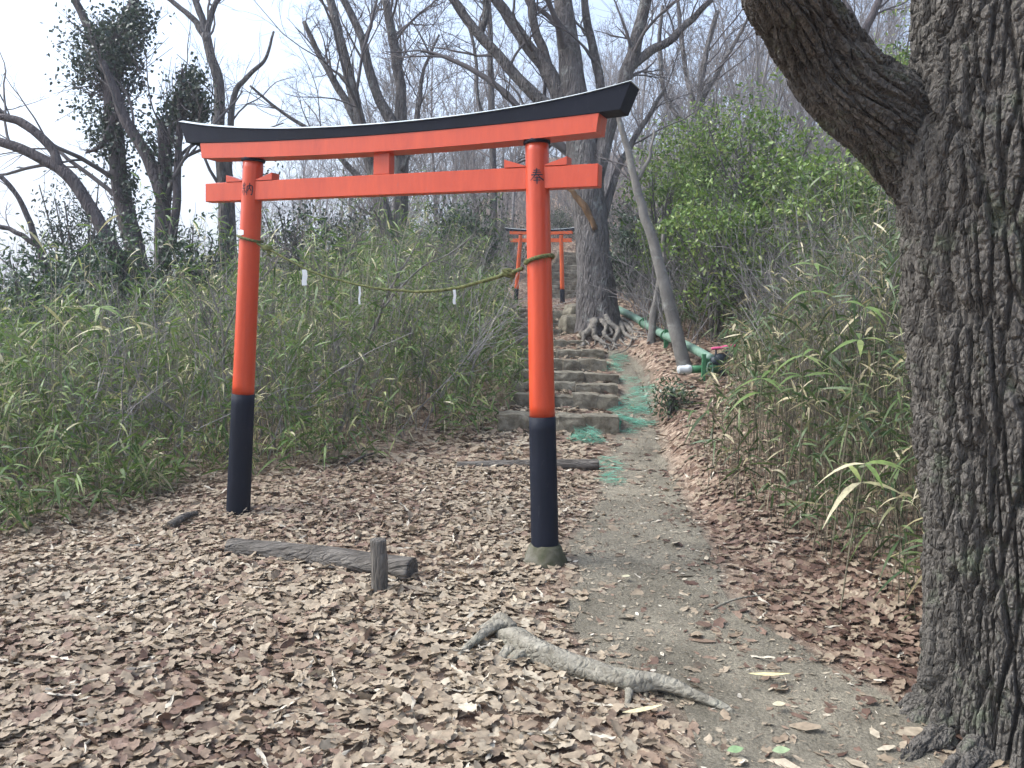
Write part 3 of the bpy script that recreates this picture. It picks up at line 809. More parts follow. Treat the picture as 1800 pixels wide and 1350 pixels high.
o = MB().add(V, Q, Tr).build('broken_branch', M['broken_wood'], big_root); o['label'] = 'torn brown stub of a broken branch'
for k, pr in enumerate([[(1048, 582, 13), (1030, 592, 10), (1022, 603, 7), (1018, 612, 4)], [(1055, 585, 13), (1066, 598, 9), (1075, 605, 6), (1084, 612, 3)],
          [(1060, 582, 12), (1085, 590, 9), (1080, 603, 6), (1092, 610, 3)], [(1066, 575, 13), (1090, 578, 8), (1108, 586, 6), (1124, 592, 3)], [(1064, 568, 13), (1086, 566, 8), (1110, 574, 6), (1130, 584, 3)], [(1046, 590, 11), (1046, 602, 8), (1062, 608, 5), (1064, 612, 3)], [(1070, 570, 12), (1092, 584, 8), (1112, 596, 5), (1126, 600, 3)], [(1058, 585, 11), (1074, 594, 8), (1066, 604, 6), (1072, 614, 3)]]):
    pts = []
    for (a, b, r) in pr:
        p = P(a, b, 12.3); g_ = G(a, b); p = g_ if abs(g_[1]-12.3) < 1.6 else np.array([p[0], p[1], T(p[0], p[1])])
        pts.append((p, r*12/FPX*(.62 - .22*(k % 3 == 1))))
    q = catmull([p for p, r in pts], 16); rr = np.interp(np.linspace(0, 1, 16), np.linspace(0, 1, len(pts)), [r for p, r in pts])
    q[:, 2] = [T(a, b) for a, b in q[:, :2]]; q[:, 2] += rr*.6 + .16*np.linspace(1, 0, 16)**3 + .02*vnoise(np.arange(16)*.6, k)
    q[:, :2] += .05*np.stack([vnoise(np.arange(16)*.45, k*3.1), vnoise(np.arange(16)*.45, k*5.7+2)], -1)
    mbr = MB().add(*capped(q, rr, 9, .45, k))
    f_, fr = grow(q[None], rr[None], 4, (.3, .7), (.3, .6), .5, .2, -.05, .25, .9, 8, .008)
    f_[..., 2] = np.maximum(terrain(f_[..., 0], f_[..., 1])+.012, np.minimum(f_[..., 2], terrain(f_[..., 0], f_[..., 1])+.05))
    mbr.add(*tubes(f_, fr, 6, .3))
    mbr.build('root', M['surface_root'], big_root)
tree('bare_tree', 'slender pale grey tree leaning over the green pipe', 'tree',
    rows(10.4, (1204, 648, 14), (1190, 590, 12), (1175, 530, 11), (1160, 470, 10), (1146, 420, 9), (1130, 370, 8), (1118, 320, 7), (1105, 270, 6), (1092, 225, 5), (1084, 195, 3)),
    [rows(10.4, (1118, 320, 4), (1140, 280, 3), (1150, 230, 2))], M['bark_pale'], (3, 3, 2), density=.6, grow_on_trunk=.7, lr=(.1, .25))
tree('bare_tree', 'thin stump-like sapling behind the green pipe', 'tree',
    rows(11.6, (1146, 580, 7), (1150, 540, 6), (1158, 500, 5), (1166, 450, 4), (1168, 400, 3)), [], M['bark_pale'], (3, 3, 2), density=.8, lr=(.2, .4))
tree('bare_tree', 'bare tree with many fine upright stems on the slope above the light green shrubs', 'tree',
    rows(17, (1245, 330, 7), (1238, 250, 6), (1230, 180, 6), (1240, 100, 5), (1262, 20, 4)),
    [rows(17, (1236, 230, 5), (1210, 150, 4), (1200, 80, 4), (1190, 0, 3)), rows(17, (1232, 180, 5), (1265, 120, 4), (1300, 60, 3), (1330, 0, 2)), rows(17, (1240, 260, 5), (1175, 180, 4), (1160, 90, 4), (1165, 10, 3))],
    M['bark_grey'], (5, 5, 4), density=1)
tree('bare_tree', 'dark bare tree seen in the fork of the big trunk', 'tree',
    rows(13, (1500, 200, 9), (1515, 120, 8), (1520, 60, 7), (1545, 0, 6), (1560, -40, 5)), [rows(13, (1518, 75, 5), (1500, 30, 4), (1480, -10, 3))], M['bark_brown'], (5, 4, 3), density=.8)
tree('bare_tree', 'slim bare tree with a straight stem behind the right half of the tie beam', 'tree',
    rows(18, (868, 500, 7), (868, 400, 7), (867, 300, 6), (864, 200, 6), (862, 100, 5), (860, 0, 4)), [rows(18, (866, 250, 4), (840, 170, 3), (835, 90, 3), (815, 20, 2))], M['bark_grey'], (6, 5, 4), density=1)

tree('bare_sapling', 'pale bare sapling with a long branch reaching right, under the rope', 'sapling',
    rows(8.6, (632, 650, 3), (655, 580, 3), (690, 500, 2), (720, 455, 1.5), (745, 400, .4)), [rows(8.6, (672, 540, 2), (740, 475, 1.5), (800, 440, 1.2), (845, 400, .4)), rows(8.6, (700, 485, 1.5), (690, 430, 1), (660, 380, .4))],
    M['bark_pale'], (4, 4, 3), density=1, lr=(.2, .5), sides=6)
tree('bare_sapling', 'pale bare sapling leaning left beside the widest paper streamer', 'sapling',
    rows(8.9, (600, 640, 3), (585, 560, 2), (560, 470, 1.5), (520, 400, .4)), [rows(8.9, (578, 530, 2), (610, 460, 1.4), (640, 400, .4))],
    M['bark_pale'], (4, 4, 3), density=1, lr=(.2, .5), sides=6)
tree('bare_sapling', 'forked bare sapling in the thicket behind the left pillar', 'sapling',
    rows(7.6, (395, 660, 2.5), (392, 590, 2), (375, 520, 1.5), (350, 450, .4)), [rows(7.6, (392, 600, 2), (420, 540, 1.5), (470, 480, 1), (500, 430, .4))],
    M['bark_pale'], (4, 4, 3), density=1, lr=(.2, .5), sides=6)

# ------------------------------------------------------------------ ivy on the two dark trees
def ivy(root, blobs, n, d):
    mb = MB()
    for (a, b, ra, rb, k) in blobs:
        m = int(n*k)
        px = a + RNG.normal(0, ra*.46, m); py = b + RNG.normal(0, rb*.5, m); dd = d + RNG.normal(0, .28*ra/60, m)
        p = np.array([P(x, y, z) for x, y, z in zip(px, py, dd)])
        keep = fbm(p[:, 0]*2.5, p[:, 1]*2.5, p[:, 2]*2.5, 3, 4) > -.10
        p = p[keep]; m = len(p)
        V, Q, li = strips(p, rdir(m, -.3), rdir(m, .4), RNG.uniform(.035, .075, m), RNG.uniform(.028, .058, m), [.2, 1, .75, .05], .1)
        mb.add(V, Q, rnd=RNG.random(m)[li])
    tp = []
    for (a, b, ra, rb, k) in blobs:
        for _ in range(int(60*k)):
            e = P(a+RNG.normal(0, ra*.6), b+RNG.normal(0, rb*.6), d+RNG.normal(0, .2)); c0 = P(a*.35+.65*(200 if d > 12.8 else 300), b+RNG.uniform(10, 50), d)
            tp.append(catmull([c0, c0*.5+e*.5+RNG.normal(0, .06, 3), e], 6))
    tp = np.array(tp); mb2 = MB().add(*tubes(tp, np.tile(np.linspace(.009, .004, 6), (len(tp), 1)), 3)); mb2.build('ivy_stems', M['twig'], root)
    o = mb.build('ivy', M['ivy'], root)
ivy(root_a, [(185, 60, 75, 50, 1.2), (160, 130, 60, 70, 1.0), (215, 90, 55, 60, .9), (240, 30, 40, 40, .5), (205, 200, 30, 80, .8), (180, 230, 40, 60, .4), (220, 330, 26, 70, .5), (250, 140, 40, 60, .3)], 1700, 13)
ivy(root_b, [(330, 150, 40, 40, 1), (345, 190, 30, 30, .6), (300, 220, 25, 60, .6), (270, 240, 30, 40, .4), (290, 330, 20, 70, .5)], 1200, 12.4)

# ------------------------------------------------------------------ shrubs
def shrub(name, label, cat, px, py_top, d, wpx, leaves, mat, leaf=(.05, .09), aspect=.5, base_py=None, gap=-.02, group=None, depth=1.0, stem=M['bark_grey'], fill=.9):
    top = P(px, py_top, d); x, y = top[0], top[1]
    z0 = T(x, y) if base_py is None else P(px, base_py, d)[2]
    zg = T(x, y)
    h = top[2]-z0; w = wpx*d/FPX/2
    root = empty(name, (x, y, zg), label, cat, group)
    ns = 9
    az = RNG.uniform(0, 6.283, ns); sp = RNG.uniform(.15, .8, ns)*w
    S = np.stack([catmull([[x+RNG.normal(0, .05), y+RNG.normal(0, .05), zg-.1], [x+math.cos(a)*s*.4, y+math.sin(a)*s*.4, zg+(top[2]-zg)*.45], [x+math.cos(a)*s, y+math.sin(a)*s, zg+(top[2]-zg)*RNG.uniform(.75, .98)]], 9) for a, s in zip(az, sp)])
    R = np.tile(np.linspace(.025, .007, 9)*max(.5, min(1.5, h/2)), (ns, 1))
    V, Q = tubes(S, R, 7)
    sb = MB().add(V, Q)
    a1, r1 = grow(S, R, 7, (.4, 1.2), (.25, .5), .5, .25, .1, .3, 1, 6, .003)
    sb.add(*tubes(a1, r1, 4))
    sb.build('stem', stem, root)
    # leaf sprays spread through the volume
    nc = max(30, leaves//22)
    c = rdir(nc)*(RNG.random(nc)**.42)[:, None]
    c = c*np.array([w, w*depth, h*aspect])*fill + np.array([x, y, z0+h*(1-aspect)])
    lump = 1 + .38*fbm(c[:, 0]*1.7/max(w, .4), c[:, 1]*1.7/max(w, .4), c[:, 2]*1.7/max(w, .4), 3, int(px))
    c = np.array([x, y, z0+h*(1-aspect)]) + (c-np.array([x, y, z0+h*(1-aspect)]))*lump[:, None]
    tips = a1[:, -1]; tips = tips[RNG.random(len(tips)) < .8]
    c = np.vstack([c, tips])
    keep = fbm(c[:, 0]*2.2, c[:, 1]*2.2, c[:, 2]*2.2, 3, 8) > gap - .12
    c = c[keep]
    per = max(6, leaves//max(1, len(c)))
    ii = np.repeat(np.arange(len(c)), per); m = len(ii)
    spray = rdir(len(c), .3)[ii]
    off = RNG.normal(0, 1, (m, 3))*np.array([.13, .13, .07])*min(1.4, max(.6, w)) + spray*RNG.uniform(-.12, .22, m)[:, None]
    p = c[ii] + off
    dv = unit(spray*.5 + rdir(m)); nr = unit(rdir(m)*.8 + np.array([0, 0, .9]))
    L = RNG.uniform(leaf[0], leaf[1], m)
    V, Q, li = strips(p, dv, nr, L, L*RNG.uniform(.36, .5, m), [.12, .9, .85, .05], .15)
    tone = np.clip(RNG.beta(2, 2, m)+.15*RNG.normal(size=len(c))[ii], 0, 1)
    MB().add(V, Q, rnd=tone[li]).build('foliage', mat, root)
    return root

EV = M['evergreen']; LS = M['light_shrub']
shrub('evergreen_shrub', 'dark camellia bush in the shade left of the far gate', 'shrub', 812, 352, 15.5, 150, 6500, EV, aspect=.52)
shrub('evergreen_shrub', 'dark low bush beside the thick bare tree above the green pipe', 'shrub', 1120, 375, 14.5, 110, 4200, EV, aspect=.52)
shrub('evergreen_shrub', 'dark bush at the edge of the slope under the leaning tree', 'shrub', 60, 440, 10.2, 260, 7500, EV, aspect=.5)
shrub('evergreen_shrub', 'tall grey-green bush with fine leaves behind the ivy-wrapped tree', 'shrub', 145, 320, 15.5, 170, 6500, M['ivy'], aspect=.45, gap=.02)
shrub('evergreen_shrub', 'dark bush between the two dark trees and the left gate pillar', 'shrub', 330, 385, 12.0, 150, 5000, EV, aspect=.5)
shrub('evergreen_shrub', 'small dark bush at the foot of the ivy-wrapped tree', 'shrub', 215, 415, 11.4, 150, 4500, EV, aspect=.5)
shrub('evergreen_shrub', 'grey-green bush under the sagging rope', 'shrub', 545, 365, 13.5, 210, 6000, M['ivy'], aspect=.5, gap=.04)
shrub('evergreen_shrub', 'dusky bush behind the many-stemmed tree', 'shrub', 660, 385, 19, 160, 3800, M['ivy'], aspect=.5)
shrub('evergreen_shrub', 'dark bush behind the left half of the small orange gate', 'shrub', 895, 380, 26, 90, 3000, EV, aspect=.5)
shrub('evergreen_shrub', 'dark bush closing the view above the upper stairs', 'shrub', 985, 375, 31, 110, 3000, EV, aspect=.5)
shrub('evergreen_shrub', 'dark bush right of the thick bare tree, higher up the slope', 'shrub', 1095, 330, 24, 110, 3000, M['ivy'], aspect=.5)
shrub('light_green_shrub', 'yellow-green shrub on the upper slope beside the thick bare tree', 'shrub', 1225, 165, 14, 190, 5200, LS, aspect=.42, gap=.06)
shrub('light_green_shrub', 'large light green shrub filling the slope below the big limb', 'shrub', 1345, 190, 12.5, 260, 8500, LS, aspect=.45, gap=.05)
shrub('light_green_shrub', 'light green shrub close to the big furrowed trunk', 'shrub', 1480, 265, 10.5, 240, 6500, LS, aspect=.45, gap=.05)
shrub('light_green_shrub', 'thin green shrub with bare twigs above the stemmy bamboo', 'shrub', 1270, 345, 11.2, 220, 4200, LS, aspect=.42, gap=.10)
shrub('light_green_shrub', 'dull green shrub half hidden by the slender pale tree', 'shrub', 1170, 290, 13, 120, 3000, LS, aspect=.42, gap=.06)
shrub('evergreen_tree', 'yellow-green leafy tree seen in the fork of the big trunk', 'tree', 1570, 62, 13.5, 210, 7500, LS, aspect=.3, gap=.0)

# ------------------------------------------------------------------ wooded slope: bare trees (copies) and brushwood
def bare_proto(h, seed, lean):
    lead = catmull([[0, 0, -.2], [lean*.2+RNG.normal(0, .1), RNG.normal(0, .1), h*.33], [lean*.6, RNG.normal(0, .15), h*.66], [lean, RNG.normal(0, .2), h]], 14)
    rad = np.linspace(.0075*h+.012, .009, 14)
    V, Q = tubes(lead[None], rad[None], 8, .12, seed)
    tm = MB().add(V, Q).mesh('bare_trunk', M['far_twig'])
    a1, r1 = grow(lead[None], rad[None], 16, (.35, .9), (.25, .55), .5, .2, .22, .25, 1, 9, .010)
    mb = MB().add(*tubes(a1, r1, 4))
    a2, r2 = grow(a1, r1, 6, (.4, .95), (.3, .6), .6, .25, .15, .2, 1, 6, .007)
    mb.add(*tubes(a2, r2, 3))
    a3, r3 = grow(a2, r2, 5, (.4, 1), (.4, .75), .65, .28, .05, .2, 1, 4, .0055)
    mb.add(*tubes(a3, r3, 3))
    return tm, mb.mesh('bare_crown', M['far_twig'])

protos = [bare_proto(h, i, l) for i, (h, l) in enumerate(((5.2, .5), (6.2, -.4), (4.6, .3), (6.8, .7), (5.6, -.8)))]
count = 0; tries = 0; placed = []
while count < 105 and tries < 9000:
    tries += 1
    d = RNG.uniform(16, 48); px = RNG.uniform(440, 1580)
    if px < 640 and RNG.random() < .55: continue
    x = (px-900)/FPX*d; y = d
    xc = np.interp(y, PX_X[:, 0], PX_X[:, 1])
    if abs(x-xc) < 1.7 and d < 30: continue
    if d < 19 and 700 < px < 1080: continue
    if any(math.hypot(x-a, y-b) < .9 for a, b in placed): continue
    placed.append((x, y)); count += 1
    tm, cm = protos[count % 5]
    s = RNG.uniform(.75, 1.2)
    e = empty('bare_woodland_tree', (x, y, T(x, y)), 'thin bare grey tree among many on the wooded slope behind the gates', 'tree', 'bare trees on the wooded slope')
    e.rotation_euler = (RNG.normal(0, .06), RNG.normal(0, .06), RNG.uniform(0, 6.28)); e.scale = (s, s, s)
    for nm, me in (('trunk', tm), ('crown', cm)):
        o = bpy.data.objects.new(nm, me); COL.objects.link(o); o.parent = e

def brushwood(name, label, n, x0, x1, y0, y1, h0, h1, ok):
    x, y = scatter(n, x0, x1, y0, y1)
    k = ok(x, y) & (RNG.random(n) < .75 + .6*fbm(x*.5, y*.5, 0, 2, 66)); x, y = x[k], y[k]; n = len(x)
    h = RNG.uniform(h0, h1, n)
    b = np.stack([x, y, terrain(x, y)-.05], -1)
    d = unit(rdir(n)*.55 + [0, 0, 1]); pts = [b]
    for s in range(5):
        d = unit(d + rdir(n)*.28); pts.append(pts[-1] + d*(h/5)[:, None])
    S = np.stack(pts, 1); R = (RNG.uniform(.003, .008, n)*(1+y*.02))[:, None]*np.linspace(1, .4, 6)[None]
    mb = MB().add(*tubes(S, R, 3), rnd=0.5)
    a1, r1 = grow(S, R, 4, (.4, 1), (.3, .6), .7, .3, .1, .25, 1, 4, .0025)
    mb.add(*tubes(a1, r1*(1+.02*np.repeat(y, 4))[:, None], 3))
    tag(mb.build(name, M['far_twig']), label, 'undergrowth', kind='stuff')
brushwood('brushwood', 'tangle of bare grey brush under the trees on the far slope', 13000, -16, 26, 16, 46, 1.0, 2.8,
          lambda x, y: ((np.abs(x-np.interp(y, PX_X[:, 0], PX_X[:, 1])) > 1.4) | (y > 30)) & (x/y > -.42) & (x/y < .5))
brushwood('brushwood', 'bare thin twigs standing among the shrubs right of the stairs', 5200, 1.7, 8, 6.5, 17, .7, 2.0, lambda x, y: (x/y < .52) & (x > 1.85 + .05*(y-7)*(y < 11)) & ~((x < 2.95) & (y > 7.2) & (y < 11.2)) & ~((x < 2.45) & (y <= 7.2)))
brushwood('brushwood', 'bare grey twigs poking through the left bamboo thicket', 2000, -7.5, -.1, 6.2, 17, .7, 1.9, lambda x, y: poly_sd(x, y, BAM_L) < -.4)

# ------------------------------------------------------------------ gates
def kanji_mesh(strokes, c, rad, ang0, size, axis_dir, frame_u, frame_n):
    """brush strokes laid on the round pillar, 1.5 mm proud"""
    mb = MB()
    for (pts, w0, w1) in strokes:
        q = catmull([(a, b, 0) for a, b in pts], 10); t = unit(np.gradient(q, axis=0)); s = np.stack([-t[:, 1], t[:, 0], t[:, 2]*0], -1)
        w = np.linspace(w0, w1, 10)*(.8+.35*np.sin(np.linspace(.4, 3.0, 10)))
        w = w[:, None]*.5
        ring = np.concatenate([q - s*w, q + s*w])
        V = []
        for u, v, _ in ring:
            th = ang0 + (u-.5)*size*.95/rad
            p = c + axis_dir*((v-.5)*size) + (frame_n*math.cos(th) + frame_u*math.sin(th))*(rad+.0022)
            V.append(p)
        mb.add(np.array(V), [(i, i+1, 10+i+1, 10+i) for i in range(9)])
    return mb
HO = [([(.28, .86), (.72, .89)], .07, .06), ([(.22, .72), (.80, .75)], .07, .06), ([(.1, .57), (.92, .60)], .08, .07), ([(.5, 1.0), (.47, .75), (.36, .52), (.04, .22)], .08, .05),
      ([(.56, .58), (.72, .40), (.98, .24)], .05, .12), ([(.33, .37), (.68, .39)], .06, .06), ([(.26, .22), (.76, .24)], .07, .06), ([(.51, .48), (.51, .25), (.50, -.02)], .09, .07)]
NO = [([(.3, 1.0), (.12, .80), (.34, .76)], .07, .06), ([(.40, .90), (.12, .58), (.44, .60)], .06, .06), ([(.28, .6), (.28, .32), (.27, .04)], .07, .06), ([(.14, .44), (.05, .2)], .07, .04),
      ([(.38, .44), (.47, .24)], .04, .08), ([(.56, .74), (.55, .4), (.55, .06)], .08, .06), ([(.56, .73), (.96, .75), (.96, .12), (.86, .14)], .08, .07), ([(.76, .98), (.75, .66), (.6, .36)], .08, .05), ([(.75, .62), (.89, .38)], .05, .08)]

def torii(A, B, zb, S_h, red, black, label, letters, sleeve_h, rope_mark):
    """A,B: pillar feet (xy); S_h: scale of the heights"""
    A = np.array([A[0], A[1], zb]); B = np.array([B[0], B[1], zb])
    span = np.linalg.norm(B-A); u = (B-A)/span; w = np.array([0, 0, 1.0]); n = np.cross(u, w)*1.0
    if n[1] > 0: n = -n
    mid = (A+B)/2
    k = S_h
    root = empty('torii_gate', mid, label, 'torii gate')
    root_o = mid
    half = span/2; bat = .125*k
    Hn0, Hn1, Hs0, Hs1 = 2.10*k, 2.225*k, 2.357*k, 2.455*k     # tie beam and lower lintel, above the feet
    r0, r1 = .077*k, .066*k
    pill = []
    for sgn, foot in ((-1, A), (1, B)):
        Ht = Hs0 + .016/k*(half-bat)**2
        top = mid + u*sgn*(half-bat) + w*Ht
        zf = T(foot[0], foot[1])
        ax = unit(top-foot); f0 = foot - ax*((zb - zf + .12)/ax[2])
        L = np.linalg.norm(top-f0)
        at = lambda h, foot=foot, ax=ax: foot + ax*((h)/ax[2])
        rad = lambda h: r0 + (r1-r0)*h/Hs0
        hs = np.linspace(sleeve_h, Ht, 26)
        V, Q, Tr = capped([at(h) for h in hs], [rad(h) for h in hs], 64, 0, 3, .018)
        p = MB().add(V, Q, Tr).build('pillar', red, root)
        hb = np.linspace(zf-zb-.1, sleeve_h, 14)
        V, Q, Tr = capped([at(h) for h in hb], [rad(h)+.0035 for h in hb], 64, 0, 3, .014)
        MB().add(V, Q, Tr).build('sleeve', black, p)
        # ring under the lintel
        hr = [Ht-.019*k, Ht-.016*k, Ht-.004*k, Ht+.003*k]
        V, Q, Tr = capped([at(h) for h in hr], [r1*1.10, r1*1.17, r1*1.18, r1*1.14], 40)
        MB().add(V, Q, Tr).build('ring', black, p)
        if letters:
            ang = math.radians(letters[0 if sgn < 0 else 1][1]); st = letters[0 if sgn < 0 else 1][0]
            hc = (Hn0+Hn1)/2 + .005
            foot_c = CAMP - at(hc); foot_c[2] = 0; fn = unit(foot_c); fu = np.cross(w, fn)*1.0
            kanji_mesh(st, at(hc), rad(hc), ang, .086, ax, fu, fn).build('lettering', M['ink'], p, smooth=False)
        if rope_mark and sgn < 0:
            V, Q, li = strips([at(1.885) + n*rad(1.9)*1.03 - u*.045], [u*1.0 - n*0.0], [n], [.05], [.04], [.8, 1, .7])
            MB().add(V, Q).build('paper_patch', M['paper'], p)
        pill.append((foot, top, ax, at, rad))
    # lower lintel and black top rail: gently curved bars
    def bar(name, h0f, h1f, ext0, ext1, thick0, thick1, mat, par, nseg=41, slope=0.0):
        um = np.linspace(-1, 1, nseg)
        mb = MB(); Vs = []
        for a in um:
            xb = a*ext0; xt = a*ext1
            zb_, zt_ = h0f(abs(xb)), h1f(abs(xt))
            Vs.append([mid+u*xb+n*thick0/2+w*zb_, mid+u*xb-n*thick0/2+w*zb_, mid+u*xt-n*thick1/2+w*(zt_), mid+u*xt+n*thick1/2+w*(zt_)])
        Vs = np.array(Vs); idx = np.arange(nseg*4).reshape(nseg, 4)
        Q = []
        for i in range(nseg-1):
            for j in range(4):
                Q.append((idx[i, j], idx[i+1, j], idx[i+1, (j+1) % 4], idx[i, (j+1) % 4]))
        Q += [tuple(idx[0]), tuple(idx[-1][::-1])]
        return mb.add(Vs.reshape(-1, 3), Q).build(name, mat, par, smooth=False)
    topx = half-bat
    c1, c2 = .016/k, .034/k
    sh_ext, ka_b, ka_t, nu_ext = topx+.39*k, topx+.51*k, topx+.565*k, topx+.385*k
    bar('lower_lintel', lambda s: Hs0 + c1*s*s, lambda s: Hs1 + c1*s*s, sh_ext-.012*k, sh_ext, .15*k, .15*k, red, root)
    kb = bar('top_lintel', lambda s: Hs1+.003 + c1*s*s + .010/k*max(0, s-1.2*k)**2, lambda s: Hs1 + .060*k + c2*s*s + .0055*s**4/k**3, ka_b, ka_t, .16*k, .17*k, black, root)
    bar('metal_cap', lambda s: Hs1 + .063*k + c2*s*s + .0055*s**4/k**3, lambda s: Hs1 + .078*k + c2*s*s + .0055*s**4/k**3, ka_t+.004, ka_t-.004, .185*k, .11*k, M['cap'], kb)
    # tie beam with a straight top, the short strut over its middle and the wedges
    V, Q, Tr = box(mid+w*(Hn0+Hn1)/2, u*nu_ext, n*.036*k, w*(Hn1-Hn0)/2, .004)
    MB().add(V, Q, Tr).build('tie_beam', red, root, smooth=False)
    V, Q, Tr = box(mid+w*(Hn1+Hs0+.004)/2, u*.058*k, n*.03*k, w*(Hs0-Hn1+.002)/2, .003)
    MB().add(V, Q, Tr).build('strut', red, root, smooth=False)
    if letters:
        for (foot, top, ax, at, rad) in pill:
            c = at(Hn1); rr = rad(Hn1)
            for sg in (-1, 1):
                a0, a1 = c+u*sg*(rr-.006), c+u*sg*(rr+.125)
                pr = [(a0, .002), (a1, .002), (a1, .048), (a0, .008)]
                Vf = [p + w*h + n*.039 for p, h in pr]; Vb = [p + w*h - n*.039 for p, h in pr]
                MB().add(np.array(Vf+Vb), [(0, 1, 2, 3), (7, 6, 5, 4), (0, 4, 5, 1), (1, 5, 6, 2), (2, 6, 7, 3), (3, 7, 4, 0)]).build('wedge', red, root, smooth=False)
    return root, pill, u, n, mid

Af = P(419, 888, 5.92); Bf = P(958, 978, 5.0)
zb = .5*(Af[2]+Bf[2])
gate, PIL, GU, GN, GMID = torii(Af, Bf, zb, 1.0, M['red'], M['black'], 'large vermilion torii gate with a rope across, standing on fallen leaves', [(NO, -32), (HO, -4)], .80, True)
# concrete foot of the front pillar
bx, by = Bf[0], Bf[1]
hz = T(bx, by)
V, Q, Tr = capped([[bx, by, hz-.1], [bx, by, hz+.01], [bx, by, hz+.05], [bx, by, hz+.085], [bx, by, hz+.10]], [.15, .13, .108, .096, .086], 24, .16, 4)
o = MB().add(V, Q, Tr).build('footing', M['concrete'], gate); o['label'] = 'mossy concrete foot of the pillar beside the dirt path'

Aff = P(906, 540, 22.0); Bff = P(989, 531, 21.6)
zf_ = T(Bff[0], Bff[1])
torii(Aff[:2], Bff[:2], zf_-.02, .735, M['orange'], M['black'], 'small orange torii gate far up the path in front of the upper stairs', None, .36, False)

# ------------------------------------------------------------------ straw rope with paper streamers
def rope():
    (fA, tA, aA, atA, rA), (fB, tB, aB, atB, rB) = PIL
    hA, hB = 1.835, 1.675
    def ring(at, h, rad, tilt, s):
        c = at(h); out = []
        for th in np.linspace(0, 2*np.pi, 40):
            out.append(c + (GU*math.cos(th) + GN*math.sin(th))*(rad+.009) + np.array([0, 0, 1])*tilt*math.cos(th))
        return out
    a = atA(hA) + GU*(rA(hA)+.02) + np.array([0, 0, -.015]) + GN*.03
    b = atB(hB) - GU*(rB(hB)+.02) + np.array([0, 0, -.02]) + GN*.03
    t = np.linspace(0, 1, 110)
    sag = .215
    mid = a[None]*(1-t)[:, None] + b[None]*t[:, None]
    mid[:, 2] -= sag*4*(t*(1-t))*(1+.12*(t-.5)) + .006*vnoise(t*14, 2)
    root = empty('straw_rope', a, 'sagging twisted straw rope tied between the pillars of the large gate', 'rope')
    def twisted(path, rad, turns, nm, closed=False):
        path = np.asarray(path); N = len(path)
        path = catmull(path, N*5); N = len(path)
        tn = unit(np.gradient(path, axis=0)); ref = np.array([0, 0, 1.0]) if not closed else None
        n1 = unit(np.cross(tn, np.array([0.02, .03, 1]))); n2 = np.cross(tn, n1)
        mb = MB(); rad = np.broadcast_to(rad, (N,))
        for s in range(3):
            ph = np.linspace(0, turns*2*np.pi, N) + s*2.094
            q = path + (n1*np.cos(ph)[:, None] + n2*np.sin(ph)[:, None])*(rad*.52)[:, None]
            V, Q, Tr = capped(q, rad*.62, 7, .18, s)
            mb.add(V, Q, Tr)
        # loose fibres
        m = 160; i = RNG.integers(5, N-5, m)
        V, Q, li = strips(path[i] + rdir(m)*.008, rdir(m, -.3), rdir(m), RNG.uniform(.01, .045, m), .002, [1, .8, .2], .3)
        mb.add(V, Q)
        return mb.build(nm, M['rope'], root)
    rad = np.interp(np.linspace(0, 1, 550), [0, .15, .5, .8, 1], [.0075, .0066, .0066, .0095, .011])
    twisted(mid, rad, 42, 'rope_span')
    twisted(ring(atA, hA+.015, rA(hA), -.022, 0), .0085, 9, 'rope_loop')
    twisted(ring(atB, hB+.03, rB(hB), .022, 0), .011, 9, 'rope_loop')
    for at, c, s in ((atA, mid[5], 1), (atB, mid[-6], 1.25)):
        V, Q = tubes(np.stack([catmull([c+[-.03, 0, .01], c+[0, -.012, .012*math.cos(k)], c+[.03, 0, -.012]], 8) + rdir(1)*.008 for k in range(5)]), np.full((5, 8), .010*s), 6)
        mb = MB().add(V, Q)
        for k in range(3):
            V, Q, Tr = capped(catmull([c, c+[RNG.uniform(-.02, .02), -.015, -.03], c+[RNG.uniform(-.04, .04), -.01, -.06]], 6), [.006, .005, .004, .004, .003, .002], 5)
            mb.add(V, Q, Tr)
        mb.build('knot', M['rope'], root)
    def nearest(px):
        best = None
        for k in range(len(mid)):
            v = mid[k]-CAMP; dd = v@_f; x = 900+FPX*(v@_r)/dd
            if best is None or abs(x-px) < best[0]: best = (abs(x-px), k)
        return mid[best[1]]
    for px, ln, wd, lab in ((536, .10, .032, 'widest white paper streamer, hanging from the rope beside the left pillar'), (631, .11, .012, 'narrow white paper strip hanging near the middle of the rope'), (801, .085, .016, 'short crumpled white paper strip hanging towards the right pillar')):
        p = nearest(px) + [0, -.012, -.008]
        mb = MB(); q = p.copy(); sg = 1
        for k in range(3):
            l = ln/3
            V, Q, li = strips([q], [[.12*sg, -.1, -1]], [[.15, -1, .1]], [l*1.08], [wd], [1, 1, .95])
            V2 = V + np.array([0, .0015, 0]); nv = len(V)
            mb.add(np.vstack([V, V2]), np.vstack([Q, Q+nv]))
            q = q + np.array([.006*sg, -.004, -l]); sg = -sg
        tag(mb.build('paper_streamer', M['paper'], origin=p), lab, 'paper streamer', 'paper streamers on the straw rope')
rope()

